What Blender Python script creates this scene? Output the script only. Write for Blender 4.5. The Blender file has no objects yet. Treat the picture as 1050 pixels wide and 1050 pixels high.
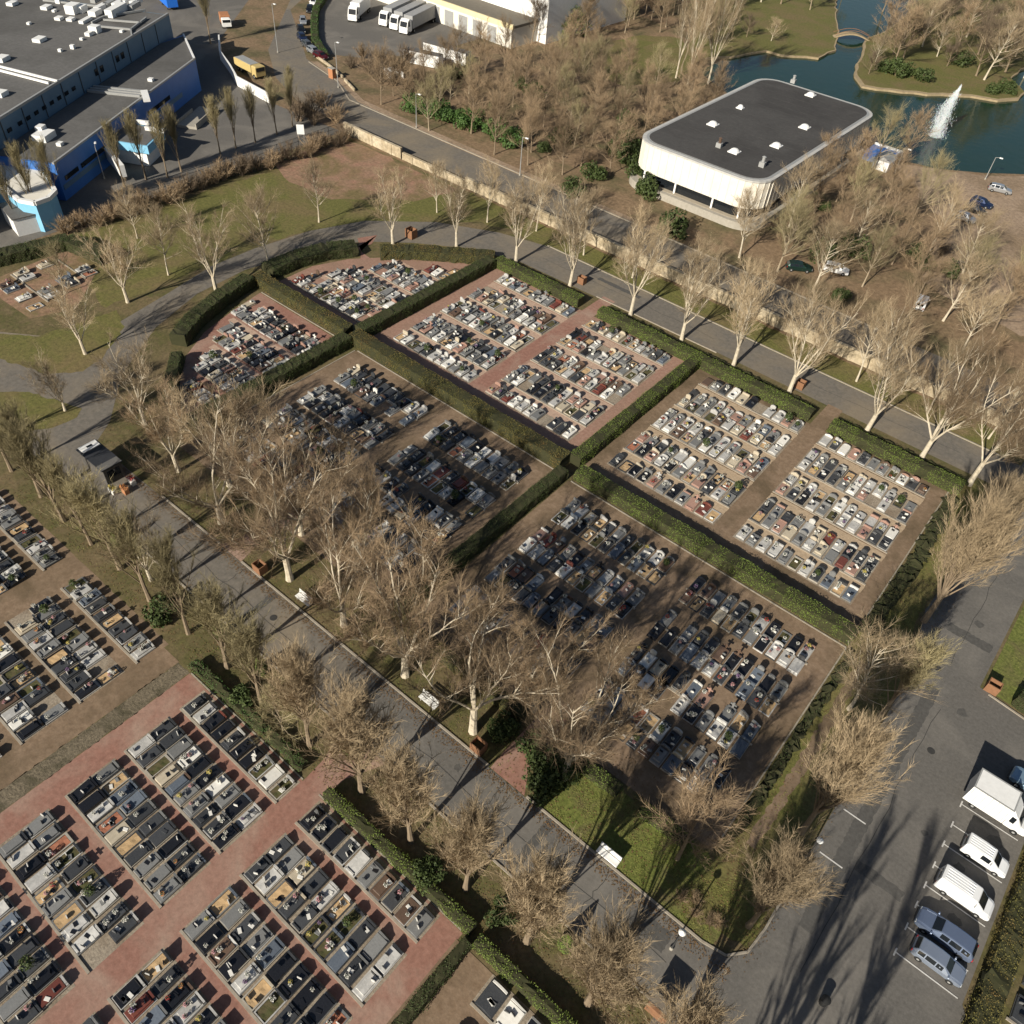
import bpy, math, random
import numpy as np
from mathutils import Matrix, Vector
random.seed(7); RNG = np.random.default_rng(7)
R = math.radians
C = bpy.context.scene.collection
scene = bpy.context.scene
# ------------------------------------------------------------------ camera
H = 66.0; FPX = 832.9; AZ, TH, RO = 2.19282742, 0.76821112, -0.09882465
FW = np.array([math.sin(TH)*math.cos(AZ), math.sin(TH)*math.sin(AZ), -math.cos(TH)])
_r = np.cross(FW, [0, 0, 1.]); _r /= np.linalg.norm(_r); _d = np.cross(FW, _r)
RR = math.cos(RO)*_r + math.sin(RO)*_d; DD = -math.sin(RO)*_r + math.cos(RO)*_d
def P(u, v, z=0.0):                      # photograph pixel -> point on the ground (or at height z)
    d = FW*FPX + RR*(u-525) + DD*(v-525); t = (z-H)/d[2]
    return (d[0]*t, d[1]*t)
def proj(x, y, z=0.0):
    p = np.array([x, y, z-H]); w = p @ FW
    return (FPX*(p @ RR)/w+525, FPX*(p @ DD)/w+525) if w > 1 else (-9999, -9999)
cam = bpy.data.cameras.new("camera"); camo = bpy.data.objects.new("camera", cam); C.objects.link(camo)
cam.sensor_width = 36; cam.lens = FPX/1050*36; cam.clip_end = 3000; cam.clip_start = 0.5
camo.matrix_world = Matrix(((RR[0], -DD[0], -FW[0], 0), (RR[1], -DD[1], -FW[1], 0), (RR[2], -DD[2], -FW[2], H), (0, 0, 0, 1)))
scene.camera = camo
# ------------------------------------------------------------------ light
ELEV = 28.0
w = bpy.data.worlds.new("World"); scene.world = w; w.use_nodes = True
nt = w.node_tree; bg = nt.nodes["Background"]; sky = nt.nodes.new("ShaderNodeTexSky")
sky.sky_type = 'NISHITA'; sky.sun_disc = False; sky.sun_elevation = R(ELEV); sky.sun_rotation = R(180)
sky.air_density = 1.0; sky.dust_density = 1.0
nt.links.new(sky.outputs[0], bg.inputs[0]); bg.inputs[1].default_value = 0.05
sl = bpy.data.lights.new("sun", 'SUN'); so = bpy.data.objects.new("sun", sl); C.objects.link(so)
sl.energy = 5.0; sl.angle = R(0.53); sl.color = (1.0, 0.935, 0.815)
so.rotation_euler = (R(90-ELEV), 0, R(0.6)); so.location = (0, -60, 60)
scene.view_settings.view_transform = 'Standard'; scene.view_settings.look = 'None'
scene.view_settings.exposure = 0.47; scene.view_settings.gamma = 1.0
# ------------------------------------------------------------------ materials
MATS = {}
def mat(name, c1, c2=None, scale=2.0, rough=0.8, bump=0.0, c3=None, scale3=0.2, rand=0.0, spec=0.3, detail=6, dist=0.0, fine=0.0, famp=.36, f3=(0.45, 0.65), metal=0.0):
    if name in MATS: return MATS[name]
    m = bpy.data.materials.new(name); m.use_nodes = True; t = m.node_tree; N = t.nodes; L = t.links
    b = N["Principled BSDF"]; b.inputs["Roughness"].default_value = rough; b.inputs["Specular IOR Level"].default_value = spec
    b.inputs["Metallic"].default_value = metal
    tc = N.new("ShaderNodeTexCoord"); out = None
    if c2 is None: c2 = tuple(x*0.8 for x in c1)
    n = N.new("ShaderNodeTexNoise"); n.inputs["Scale"].default_value = scale; n.inputs["Detail"].default_value = detail
    n.inputs["Roughness"].default_value = 0.65; n.inputs["Distortion"].default_value = dist
    L.new(tc.outputs["Object"], n.inputs["Vector"])
    r = N.new("ShaderNodeValToRGB"); r.color_ramp.elements[0].position = 0.33; r.color_ramp.elements[1].position = 0.67
    r.color_ramp.elements[0].color = (*c1, 1); r.color_ramp.elements[1].color = (*c2, 1)
    L.new(n.outputs["Fac"], r.inputs[0]); out = r.outputs[0]
    if c3 is not None:
        n3 = N.new("ShaderNodeTexNoise"); n3.inputs["Scale"].default_value = scale3; n3.inputs["Detail"].default_value = 7; n3.inputs["Roughness"].default_value = 0.6
        n3.inputs["Distortion"].default_value = 0.6
        L.new(tc.outputs["Object"], n3.inputs["Vector"])
        r3 = N.new("ShaderNodeMapRange"); r3.inputs[1].default_value = f3[0]; r3.inputs[2].default_value = f3[1]
        L.new(n3.outputs["Fac"], r3.inputs[0])
        mx = N.new("ShaderNodeMix"); mx.data_type = 'RGBA'; L.new(r3.outputs[0], mx.inputs[0]); L.new(out, mx.inputs[6]); mx.inputs[7].default_value = (*c3, 1)
        out = mx.outputs[2]
    if fine > 0:
        nf = N.new("ShaderNodeTexNoise"); nf.inputs["Scale"].default_value = fine; nf.inputs["Detail"].default_value = 4; nf.inputs["Roughness"].default_value = .8
        L.new(tc.outputs["Object"], nf.inputs["Vector"]); rf = N.new("ShaderNodeMapRange"); rf.inputs[1].default_value = .3; rf.inputs[2].default_value = .7; rf.inputs[3].default_value = 1-famp; rf.inputs[4].default_value = 1+famp
        L.new(nf.outputs["Fac"], rf.inputs[0]); mf = N.new("ShaderNodeMix"); mf.data_type = 'RGBA'; mf.blend_type = 'MULTIPLY'; mf.inputs[0].default_value = 1
        L.new(out, mf.inputs[6]); L.new(rf.outputs[0], mf.inputs[7]); out = mf.outputs[2]
    if rand > 0:
        oi = N.new("ShaderNodeObjectInfo"); mr = N.new("ShaderNodeMapRange"); mr.inputs[3].default_value = 1-rand; mr.inputs[4].default_value = 1+rand
        L.new(oi.outputs["Random"], mr.inputs[0]); mm = N.new("ShaderNodeMix"); mm.data_type = 'RGBA'; mm.blend_type = 'MULTIPLY'; mm.inputs[0].default_value = 1
        L.new(out, mm.inputs[6]); L.new(mr.outputs[0], mm.inputs[7]); out = mm.outputs[2]
    L.new(out, b.inputs["Base Color"])
    if bump > 0:
        bp = N.new("ShaderNodeBump"); bp.inputs["Strength"].default_value = bump; bp.inputs["Distance"].default_value = 0.1
        L.new(n.outputs["Fac"], bp.inputs["Height"]); L.new(bp.outputs[0], b.inputs["Normal"])
    MATS[name] = m; return m
asphalt = mat("road asphalt", (.105, .097, .086), (.135, .125, .112), 3.0, .9, .15, (.17, .155, .135), .12, fine=3.5, famp=.13)
asphalt_old = mat("worn path asphalt", (.12, .108, .092), (.17, .15, .125), 1.6, .92, .2, (.2, .165, .12), .1, fine=2.2, famp=.13)
redpath = mat("red path", (.225, .112, .082), (.285, .152, .114), 2.2, .92, .15, (.31, .21, .16), .16, f3=(.45, .66), fine=2.5, famp=.18)
redpave = mat("pink red paving", (.255, .145, .105), (.32, .20, .15), 2.2, .92, .15, (.25, .16, .115), .2, fine=3, famp=.18)
dirt = mat("brown earth path", (.17, .115, .072), (.24, .17, .113), 1.5, .95, .3, (.12, .085, .05), .15, fine=2.5, famp=.18)
gravelbed = mat("beige gravel between graves", (.23, .19, .145), (.32, .27, .205), 6.0, .95, .3, (.2, .155, .11), .4, fine=5)
grass = mat("winter grass", (.098, .098, .026), (.138, .128, .038), 2.5, .95, .5, (.15, .115, .05), .13, f3=(.44, .64), fine=2.0)
grass_green = mat("green grass", (.10, .12, .024), (.135, .145, .036), 3.0, .95, .5, (.12, .095, .045), .25, f3=(.46, .68), fine=3.0)
litter = mat("leaf litter", (.16, .105, .06), (.24, .165, .098), 1.8, .95, .5, (.10, .085, .04), .11, fine=1.2)
strip = mat("grass with leaf litter", (.115, .09, .042), (.08, .078, .024), .8, .95, .5, (.15, .11, .058), .2, fine=2.2)
sandlot = mat("sandy lot", (.26, .185, .125), (.33, .245, .17), 1.0, .95, .2, (.21, .15, .095), .08, fine=1.5)
clay = mat("bare clay field", (.28, .155, .105), (.24, .16, .10), .5, .95, .3, (.15, .115, .05), .15, fine=1.6)
rubble = mat("rubble", (.10, .082, .055), (.19, .155, .105), 3.5, .95, .8, (.07, .06, .035), .6, fine=5)
kerbm = mat("pale kerb", (.34, .30, .24), (.26, .22, .17), 2.0, .9, .1)
stonewall = mat("beige stone wall", (.40, .33, .225), (.30, .24, .155), 1.2, .9, .4, (.46, .39, .28), .35, fine=1.6)
water = mat("lake water", (.009, .031, .019), (.013, .033, .018), .2, .06, .0, spec=.16)
def add_ripples(m):
    t = m.node_tree; tc = t.nodes.new("ShaderNodeTexCoord"); n = t.nodes.new("ShaderNodeTexNoise"); n.inputs["Scale"].default_value = .55; n.inputs["Detail"].default_value = 5
    b = t.nodes.new("ShaderNodeBump"); b.inputs["Strength"].default_value = .3; b.inputs["Distance"].default_value = .12
    t.links.new(tc.outputs["Object"], n.inputs["Vector"]); t.links.new(n.outputs["Fac"], b.inputs["Height"]); t.links.new(b.outputs[0], t.nodes["Principled BSDF"].inputs["Normal"])
add_ripples(water)
white = mat("white paint", (.78, .77, .74), (.7, .69, .66), 2, .5)
cream = mat("cream cladding", (.70, .66, .58), (.64, .60, .51), .5, .7)
roofdark = mat("dark roof gravel", (.055, .052, .050), (.072, .068, .064), 4, .95, .2, (.045, .042, .04), .08, fine=1.5, famp=.13)
roofgrey = mat("grey roof felt", (.11, .105, .10), (.135, .13, .122), 2, .9, .1, (.09, .086, .08), .07, fine=1.2, famp=.13)
concrete = mat("concrete", (.36, .33, .28), (.29, .265, .22), 2, .9, .1)
blue = mat("blue metal siding", (.05, .165, .46), (.042, .145, .41), .6, .45)
lightblue = mat("light blue siding", (.22, .48, .66), (.19, .44, .62), .8, .5)
brightblue = mat("bright blue tarpaulin", (.02, .16, .62), (.02, .13, .55), .8, .5)
steelblue = mat("slate blue siding", (.11, .19, .27), (.09, .165, .24), .4, .5)
glass = mat("dark glass", (.012, .015, .018), (.01, .012, .015), 1, .06, spec=.6)
yellow = mat("yellow fascia", (.70, .60, .36), (.64, .54, .32), 1, .6)
metal = mat("grey metal", (.32, .32, .31), (.27, .27, .26), 3, .45, spec=.5)
darkmetal = mat("dark metal", (.05, .05, .05), (.04, .04, .04), 3, .5)
rubber = mat("tyre rubber", (.02, .02, .02), (.015, .015, .015), 5, .8)
brownwood = mat("brown wood", (.25, .125, .065), (.19, .095, .05), 3, .75)
brick = mat("orange brick", (.42, .19, .09), (.34, .15, .07), 3, .85)
bark_pale = mat("pale plane bark", (.58, .51, .39), (.40, .34, .25), 1.4, .85, .2, (.27, .22, .15), .8, f3=(.52, .7))
bark_brown = mat("brown bark", (.25, .19, .125), (.18, .135, .09), 2.0, .9, .2)
twig_tan = mat("tan twigs", (.37, .285, .18), (.265, .20, .12), .5, .85, rand=.3)
twig_red = mat("reddish brown twigs", (.29, .205, .125), (.205, .15, .09), .5, .85, rand=.3)
twig_grey = mat("grey brown twigs", (.26, .22, .15), (.185, .155, .10), .5, .85, rand=.3)
twig_olive = mat("olive brown twigs", (.29, .245, .13), (.21, .175, .095), .5, .85, rand=.3)
twig_dark = mat("dark brown twigs", (.17, .125, .085), (.12, .09, .06), .5, .9, rand=.18)
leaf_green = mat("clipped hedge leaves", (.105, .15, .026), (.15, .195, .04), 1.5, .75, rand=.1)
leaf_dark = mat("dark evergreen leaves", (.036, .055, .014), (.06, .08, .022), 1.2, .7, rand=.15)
leaf_bronze = mat("bronze hedge leaves", (.155, .125, .034), (.11, .11, .028), .35, .8, rand=.1, c3=(.16, .105, .035), scale3=.4)
leaf_laurel = mat("laurel leaves", (.045, .095, .02), (.07, .12, .03), 1.2, .6)
hedge_core = mat("hedge inside twigs", (.03, .032, .012), (.04, .038, .016), 3, .95)
GM = {  # stones
 'light grey': mat("light grey granite", (.43, .42, .395), (.34, .33, .31), 9, .35, c3=(.5, .485, .455), scale3=2, rand=.12, spec=.5),
 'mid grey': mat("mid grey granite", (.19, .19, .185), (.145, .145, .14), 9, .3, rand=.15, spec=.5),
 'dark grey': mat("dark grey granite", (.055, .057, .06), (.04, .042, .045), 9, .2, rand=.2, spec=.5),
 'black': mat("black polished granite", (.016, .017, .02), (.012, .012, .014), 8, .1, rand=.1, spec=.6),
 'white': mat("white marble", (.68, .66, .61), (.58, .56, .51), 4, .45, rand=.08),
 'cream': mat("cream limestone", (.47, .41, .31), (.38, .325, .24), 4, .8, rand=.1),
 'pink': mat("pink granite", (.36, .22, .17), (.28, .17, .13), 8, .35, rand=.12, spec=.5),
 'red': mat("red granite", (.17, .055, .04), (.12, .04, .03), 8, .25, rand=.15, spec=.5),
 'blue grey': mat("blue grey granite", (.12, .14, .165), (.09, .105, .13), 8, .25, rand=.15, spec=.5),
 'brown': mat("brown granite", (.13, .085, .06), (.10, .065, .045), 8, .3, rand=.15, spec=.5)}
sandfill = mat("ochre sand fill", (.52, .355, .19), (.42, .285, .15), 3, .95, .4, rand=.1)
soilfill = mat("planted soil", (.10, .075, .04), (.055, .065, .02), 2.5, .95, .6, rand=.1)
gravefill_red = mat("red gravel fill", (.36, .15, .09), (.30, .12, .07), 6, .95, .3)
petals = [mat("flower "+n, c, tuple(x*.75 for x in c), 6, .7) for n, c in (("white", (.62, .60, .54)), ("pink", (.45, .22, .24)), ("red", (.32, .05, .04)), ("yellow", (.5, .40, .10)), ("violet", (.22, .12, .26)), ("orange", (.45, .2, .07)))]
PETN = ["white", "pink", "red", "yellow", "violet", "orange"]
# ------------------------------------------------------------------ mesh builder
class MB:
    def __init__(s): s.v = []; s.f = []; s.m = []; s.mats = []
    def mi(s, m):
        if m not in s.mats: s.mats.append(m)
        return s.mats.index(m)
    def add(s, vs, fs, m=None):
        k = len(s.v); s.v.extend(vs); i = s.mi(m) if m else 0
        for f in fs: s.f.append(tuple(a+k for a in f)); s.m.append(i)
    def box(s, x0, x1, y0, y1, z0, z1, m=None, bev=0.0):
        if bev > 0:
            b = bev
            vs = []
            for (X0, X1, Y0, Y1, Z) in ((x0, x1, y0, y1, z0), (x0, x1, y0, y1, z1-b), (x0+b, x1-b, y0+b, y1-b, z1)):
                vs += [(X0, Y0, Z), (X1, Y0, Z), (X1, Y1, Z), (X0, Y1, Z)]
            fs = [(3, 2, 1, 0)]
            for k in (0, 4):
                for i in range(4): fs.append((k+i, k+(i+1) % 4, k+4+(i+1) % 4, k+4+i))
            fs.append((8, 9, 10, 11)); s.add(vs, fs, m); return
        vs = [(x, y, z) for z in (z0, z1) for x, y in ((x0, y0), (x1, y0), (x1, y1), (x0, y1))]
        s.add(vs, [(3, 2, 1, 0), (4, 5, 6, 7), (0, 1, 5, 4), (1, 2, 6, 5), (2, 3, 7, 6), (3, 0, 4, 7)], m)
    def obox(s, a, b, wd, z0, z1, m=None):   # box along a->b
        ax, ay = a; bx, by = b; l = math.hypot(bx-ax, by-ay); nx, ny = -(by-ay)/l*wd/2, (bx-ax)/l*wd/2
        q = [(ax-nx, ay-ny), (bx-nx, by-ny), (bx+nx, by+ny), (ax+nx, ay+ny)]; s.prism(q, z0, z1, m)
    def prism(s, poly, z0, z1, m=None, mtop=None):
        A = sum(poly[i][0]*poly[(i+1) % len(poly)][1]-poly[(i+1) % len(poly)][0]*poly[i][1] for i in range(len(poly)))
        if A < 0: poly = poly[::-1]
        n = len(poly); vs = [(x, y, z0) for x, y in poly]+[(x, y, z1) for x, y in poly]
        s.add(vs, [(i, (i+1) % n, n+(i+1) % n, n+i) for i in range(n)]+[tuple(range(n-1, -1, -1))], m)
        s.add([(x, y, z1) for x, y in poly], [tuple(range(n))], mtop or m)
    def tube(s, pts, rad, sides=6, m=None, cap=True):
        pts = [Vector(p) for p in pts]; n = len(pts); vs = []
        up = Vector((0.31, 0.17, 0.93)); 
        for i, p in enumerate(pts):
            t = (pts[min(i+1, n-1)]-pts[max(i-1, 0)]); t.normalize()
            a = t.cross(up)
            if a.length < .05: a = t.cross(Vector((1, 0, 0)))
            a.normalize(); b = t.cross(a)
            for k in range(sides):
                q = p+(a*math.cos(2*math.pi*k/sides)+b*math.sin(2*math.pi*k/sides))*rad[i]; vs.append(q[:])
        fs = [(i*sides+k, i*sides+(k+1) % sides, (i+1)*sides+(k+1) % sides, (i+1)*sides+k) for i in range(n-1) for k in range(sides)]
        if cap: fs.append(tuple(range((n-1)*sides, n*sides))); fs.append(tuple(range(sides-1, -1, -1)))
        s.add(vs, fs, m)
    def lathe(s, prof, cx=0, cy=0, sides=12, m=None):
        vs = []; 
        for r, z in prof:
            for k in range(sides): vs.append((cx+r*math.cos(2*math.pi*k/sides), cy+r*math.sin(2*math.pi*k/sides), z))
        n = len(prof); fs = [(i*sides+k, i*sides+(k+1) % sides, (i+1)*sides+(k+1) % sides, (i+1)*sides+k) for i in range(n-1) for k in range(sides)]
        fs.append(tuple(range((n-1)*sides, n*sides))); s.add(vs, fs, m)
    def cones(s, p, d, L, r, m=None):        # many thin three-sided twigs at once
        p = np.asarray(p); d = np.asarray(d); n = len(p); L = np.broadcast_to(L, n)[:, None]; r = np.broadcast_to(r, n)[:, None]
        a = np.cross(d, RNG.normal(size=(n, 3))); a /= np.linalg.norm(a, axis=1)[:, None]+1e-9; b = np.cross(d, a)
        V = np.empty((n, 4, 3))
        for k in range(3): V[:, k] = p+(a*math.cos(2.0944*k)+b*math.sin(2.0944*k))*r
        V[:, 3] = p+d*L
        k0 = len(s.v); s.v.extend(map(tuple, V.reshape(-1, 3))); i = s.mi(m) if m else 0
        for j in range(n):
            o = k0+4*j; s.f += [(o, o+1, o+3), (o+1, o+2, o+3), (o+2, o, o+3)]
        s.m += [i]*(3*n)
    def leaves(s, p, nrm, size, m=None):      # leaf-sized faces
        p = np.asarray(p); n = len(p); d = np.asarray(nrm)+RNG.normal(size=(n, 3))*.55; d /= np.linalg.norm(d, axis=1)[:, None]
        a = np.cross(d, RNG.normal(size=(n, 3))); a /= np.linalg.norm(a, axis=1)[:, None]+1e-9; b = np.cross(d, a)
        sz = (size*RNG.uniform(.6, 1.3, n))[:, None]
        V = np.stack([p-a*sz, p-b*sz*.6, p+a*sz, p+b*sz*.6], 1); k0 = len(s.v); s.v.extend(map(tuple, V.reshape(-1, 3))); i = s.mi(m) if m else 0
        s.f += [(k0+4*j, k0+4*j+1, k0+4*j+2, k0+4*j+3) for j in range(n)]; s.m += [i]*n
    def merge(s, o, M, m=None):               # append another builder's shapes, moved
        k = len(s.v); s.v.extend([(M @ Vector(v))[:] for v in o.v])
        if m is not None: im = [s.mi(m)]*len(o.mats or [0])
        else: im = [s.mi(x) for x in o.mats]
        for f, q in zip(o.f, o.m): s.f.append(tuple(a+k for a in f)); s.m.append(im[q])
    def mesh(s, name, smooth=False):
        me = bpy.data.meshes.new(name); me.from_pydata(s.v, [], s.f)
        for m in s.mats: me.materials.append(m)
        if len(s.mats) > 1: me.polygons.foreach_set("material_index", s.m)
        if smooth: me.polygons.foreach_set("use_smooth", [True]*len(s.f))
        me.update(); return me
    def obj(s, name, parent=None, m=None, smooth=False):
        if m is not None and not s.mats: s.mats = [m]
        return link(s.mesh(name, smooth), name, parent)
def link(me, name, parent=None, m=None):
    o = bpy.data.objects.new(name, me); C.objects.link(o)
    if parent is not None: o.parent = parent
    if m is not None:
        if not len(me.materials): me.materials.append(m)
        o.material_slots[0].link = 'OBJECT'; o.material_slots[0].material = m
    return o
def tag(o, label, cat, group=None):
    o["label"] = label; o["category"] = cat
    if group: o["group"] = group
    return o
def empty(name, loc, rz=0.0, sc=1.0):
    o = bpy.data.objects.new(name, None); C.objects.link(o); o.location = loc; o.rotation_euler = (0, 0, rz); o.scale = (sc, sc, sc) if not isinstance(sc, tuple) else sc; o.empty_display_size = .3; return o
def kind(o, k): o["kind"] = k; return o
ORD = ["", "first", "second", "third", "fourth", "fifth", "sixth", "seventh", "eighth", "ninth", "tenth", "eleventh", "twelfth", "thirteenth", "fourteenth", "fifteenth", "sixteenth", "seventeenth", "eighteenth", "nineteenth", "twentieth"]
for a in ("twenty", "thirty", "forty"):
    ORD += [a+"-"+ORD[i] for i in range(1, 10)] + [{"twenty": "thirtieth", "thirty": "fortieth", "forty": "fiftieth"}[a]]
# ------------------------------------------------------------------ setting: ground sheets
ZB = []
def level(q):
    x0, x1, y0, y1 = min(p[0] for p in q), max(p[0] for p in q), min(p[1] for p in q), max(p[1] for p in q)
    n = 1+max([l for (a0, a1, b0, b1, l) in ZB if a0 < x1 and x0 < a1 and b0 < y1 and y0 < b1] or [0]); ZB.append((x0, x1, y0, y1, n)); return n*.004
def zone(name, poly, m, k='structure', wob=0.0):
    b = MB(); q = list(poly); z = level(q)
    A = sum(q[i][0]*q[(i+1) % len(q)][1]-q[(i+1) % len(q)][0]*q[i][1] for i in range(len(q)))
    if A < 0: q = q[::-1]
    if wob > 0:                               # uneven edge
        r = random.Random(len(q)*7+int(abs(q[0][0])*10)); o = []
        for i in range(len(q)):
            (ax, ay), (bx, by) = q[i], q[(i+1) % len(q)]; l = math.hypot(bx-ax, by-ay); n = max(1, int(l/(wob*3)))
            for j in range(n):
                t = j/n; o.append((ax+(bx-ax)*t+r.uniform(-wob, wob)*(j > 0), ay+(by-ay)*t+r.uniform(-wob, wob)*(j > 0)))
        q = o
    b.add([(x, y, z) for x, y in q], [tuple(range(len(q)))], m)
    return kind(b.obj(name), k)
def rect(x0, x1, y0, y1): return [(x0, y0), (x1, y0), (x1, y1), (x0, y1)]
def px(*pts): return [P(u, v) for u, v in pts]
gb = MB(); gb.add([(-1500, -500, 0), (900, -500, 0), (900, 2500, 0), (-1500, 2500, 0)], [(0, 1, 2, 3)], litter); kind(gb.obj("ground"), 'structure')
zone("cemetery_lawn", [(-140, -60), (40, -60), (40, 108), (-128, 108), (-126, 50)], strip)
zone("lawn", [(-125, 48), (-104, 43), (-104, 68), (-102, 78), (-97, 88), (-86, 100), (-76, 105), (-70, 108), (-98, 108), (-124, 90)], grass, wob=.5)
zone("clay_field", [(-126, 90), (-118, 87), (-108, 88), (-98, 98), (-96, 107.5), (-126, 107.5)], clay, wob=.8)
zone("grass_verge", rect(-78, 3, 102.5, 108.2), grass, wob=.3)
# internal roads
ringu = [(-110, 29), (-103, 34), (-99, 39), (-101.4, 51), (-103.5, 60), (-103.4, 68), (-102, 78), (-98.5, 87), (-90, 95.5), (-80.5, 100.5), (-72, 102.9), (4, 102.9)]
ringl = [(7, 96.6), (-41.8, 96.6), (-56, 96.0), (-72, 95.6), (-80, 93), (-88, 87.3), (-93.5, 82), (-96.5, 76.5), (-98, 70), (-99.2, 62.9), (-98.5, 54), (-95.2, 45), (-89, 36), (-82, 30), (-80, 27.2), (-80, 21.4), (-92, 19.5), (-108, 17), (-125, 20), (-125, 27)]
zone("ring_path", ringu+ringl, asphalt_old)
zone("lawn", px((-30, 340), (40, 345), (120, 318), (128, 335), (105, 368), (85, 381), (50, 384), (0, 368), (-30, 360)), grass, wob=.2)
zone("lawn", px((-30, 402), (30, 402), (62, 412), (84, 419), (79, 428), (56, 438), (0, 446), (-30, 446)), grass, wob=.2)
zone("avenue", rect(-80.2, 8.0, 21.25, 26.85), asphalt_old)
zone("avenue_resurfaced", [(-31, 21.3), (8, 21.3), (8, 26.8), (-31, 26.8)], asphalt)
zone("parking_road", [(2.2, 26.85), (4.3, 27.2), (5.4, 28.6), (5.7, 31), (5.6, 62), (3.9, 71), (4.5, 80), (5, 104), (11.8, 104), (11.5, 65.2), (30, 63), (30, 55), (19.4, 54), (19.3, 36), (24, 30), (24, -20), (2.2, 10)], asphalt)
zone("cross_path", [(5, 96.6), (4, 102.9), (14, 102.9), (14, 96.6)], asphalt_old)
zone("side_grass", [(11.8, 65.4), (40, 63), (40, 104), (12, 104)], grass_green)
zone("verge_grass", rect(-14, 3.0, 27, 33), grass_green, wob=.25)
zone("verge_grass", [(-.2, 28), (5.2, 28.8), (5.4, 60), (3.6, 70), (4.4, 95), (-.2, 95)], grass, wob=.2)
zone("leaf_strip", rect(-67, -15, 27, 35.5), strip, wob=.3)
zone("roadside_strip", rect(-80, 2, 16.2, 21.1), strip, wob=.2)
zone("worn_track", [(1.2, 36), (2.1, 36), (2.3, 48), (2.0, 60), (1.2, 60)], dirt, wob=.15)
# cemetery plots: earth and paving
zone("earth_plot", rect(-72.4, -37.6, 33, 60.6), dirt)
zone("earth_plot", rect(-35.6, -0.6, 33.5, 60.4), dirt)
zone("earth_plot", rect(-35.8, -0.6, 62.8, 91.2), dirt)
zone("paved_plot", rect(-73.6, -37.9, 63.2, 91.3), redpave)
zone("paved_plot", [(-93.2, 64.5), (-93.2, 71), (-91, 76.5), (-87.3, 81.2), (-82, 86), (-75, 90.5), (-75, 64.5)], redpave)
zone("paved_plot", [(-92.6, 60.6), (-91.5, 55), (-89.8, 49), (-87, 44.2), (-82.5, 40), (-75, 36), (-75, 60.6)], redpath)
zone("earth_plot", rect(-80, -49.7, -40, 16.1), dirt)
zone("dirt_path", rect(-49.7, -47.35, -40, 15.6), dirt)
zone("rubble_strip", rect(-47.35, -45.6, -40, 15.5), rubble, wob=.12)
zone("red_path", rect(-45.6, -11.8, -40, 15.5), redpath)
zone("red_path", [(-29.9, 15.5), (-27.6, 15.5), (-27.4, 18), (-25.8, 21.2), (-31.3, 21.2), (-30.1, 18)], redpath)
zone("red_path", [(-18.9, 26.9), (-15.1, 26.9), (-16.3, 29), (-16.7, 35), (-18.9, 35), (-19, 29)], redpath)
zone("red_path", [(-56.5, 26.9), (-53, 26.9), (-53.6, 29), (-53.8, 35), (-55.8, 35), (-55.8, 29)], redpath)
zone("red_path", [(-92.8, 79.7), (-92.0, 82.3), (-93.6, 85), (-95, 82), (-91.5, 79.5), (-89.6, 77.6), (-88.6, 79.0)], redpath)
zone("dirt_path", rect(-11.9, 6, -40, 14.9), dirt)
zone("earth_plot", [(-121, 34), (-122, 47.5), (-114.5, 48.5), (-106.5, 40), (-108.5, 34.5)], clay)
zone("red_path", rect(-56.3, -54.1, 63.5, 97), redpath)
zone("dirt_path", rect(-18.9, -16.8, 62.8, 97), dirt)
# outside world
zone("public_road", [(-230, 205), (-196, 152), (-178, 140), (-165, 131), (-150, 127), (-138, 122), (-110, 120.6), (60, 119.5), (60, 111.5), (-133, 111.8), (-146, 112.6), (-160, 118), (-175, 128), (-205, 160), (-245, 205)], asphalt_old)
zone("pavement", [(-162, 131.8), (-150, 128.5), (-138, 123.6), (-100, 122.6), (-60, 122), (-60, 120.5), (-110, 120.6), (-138, 122.0), (-150, 127), (-163, 130.5)], sandlot)
zone("factory_yard", [(-128, 50), (-128.5, 109), (-148, 108), (-168, 112), (-186, 122), (-210, 150), (-260, 170), (-260, 20), (-128, 30)], asphalt)
zone("lorry_park", [(-166, 136), (-180, 145), (-195, 158), (-215, 190), (-150, 182), (-150, 160), (-155, 143)], asphalt)
zone("park_lawn", px((615, 78), (628, 42), (660, 36), (700, 40), (705, 62), (690, 84), (640, 88)), grass, wob=1)
zone("park_lawn", px((740, 40), (770, 20), (800, 8), (850, 0), (850, 30), (800, 52), (760, 48)), grass, wob=1)
zone("sandy_lot", [(-44, 184), (-29, 192.5), (-21.5, 200.3), (20, 240), (30, 200), (-4, 135), (-22, 140), (-26, 165)], sandlot, wob=.8)
zone("lake", [(-100, 200), (-84, 190), (-49, 191), (-46, 186.5), (-36, 189), (-28.4, 194.7), (-21.7, 201.3), (60, 262), (60, 330), (-60, 360), (-130, 330), (-112, 270), (-101, 222)], water)
# kerbs
def kerb(pts, wd=.18, h=.12, name="kerb"):
    b = MB()
    for a, c in zip(pts, pts[1:]): b.obox(a, c, wd, 0, h, kerbm)
    return kind(b.obj(name), 'structure')
kerb([(-67, 26.95), (-56.6, 26.95)]); kerb([(-53, 26.95), (-19.1, 26.95)]); kerb([(-14.9, 26.95), (2.3, 26.95)])
kerb([(2.3, 26.95), (4.2, 27.3), (5.35, 28.6), (5.6, 31), (5.6, 38.6)])
kerb([(-31.2, 21.1), (-79.5, 21.1)]); kerb([(-25.7, 21.1), (2, 21.1)])
kerb([(-72, 103.05), (3.5, 103.05)]); kerb([(-36, 96.45), (-57, 96.1)])
kerb([(12.4, 64.9), (30, 62.9)]); kerb([(-35.3, 60.5), (-.5, 60.5)], .14, .08); kerb([(-72, 60.7), (-37.8, 60.7)], .14, .08)
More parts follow.
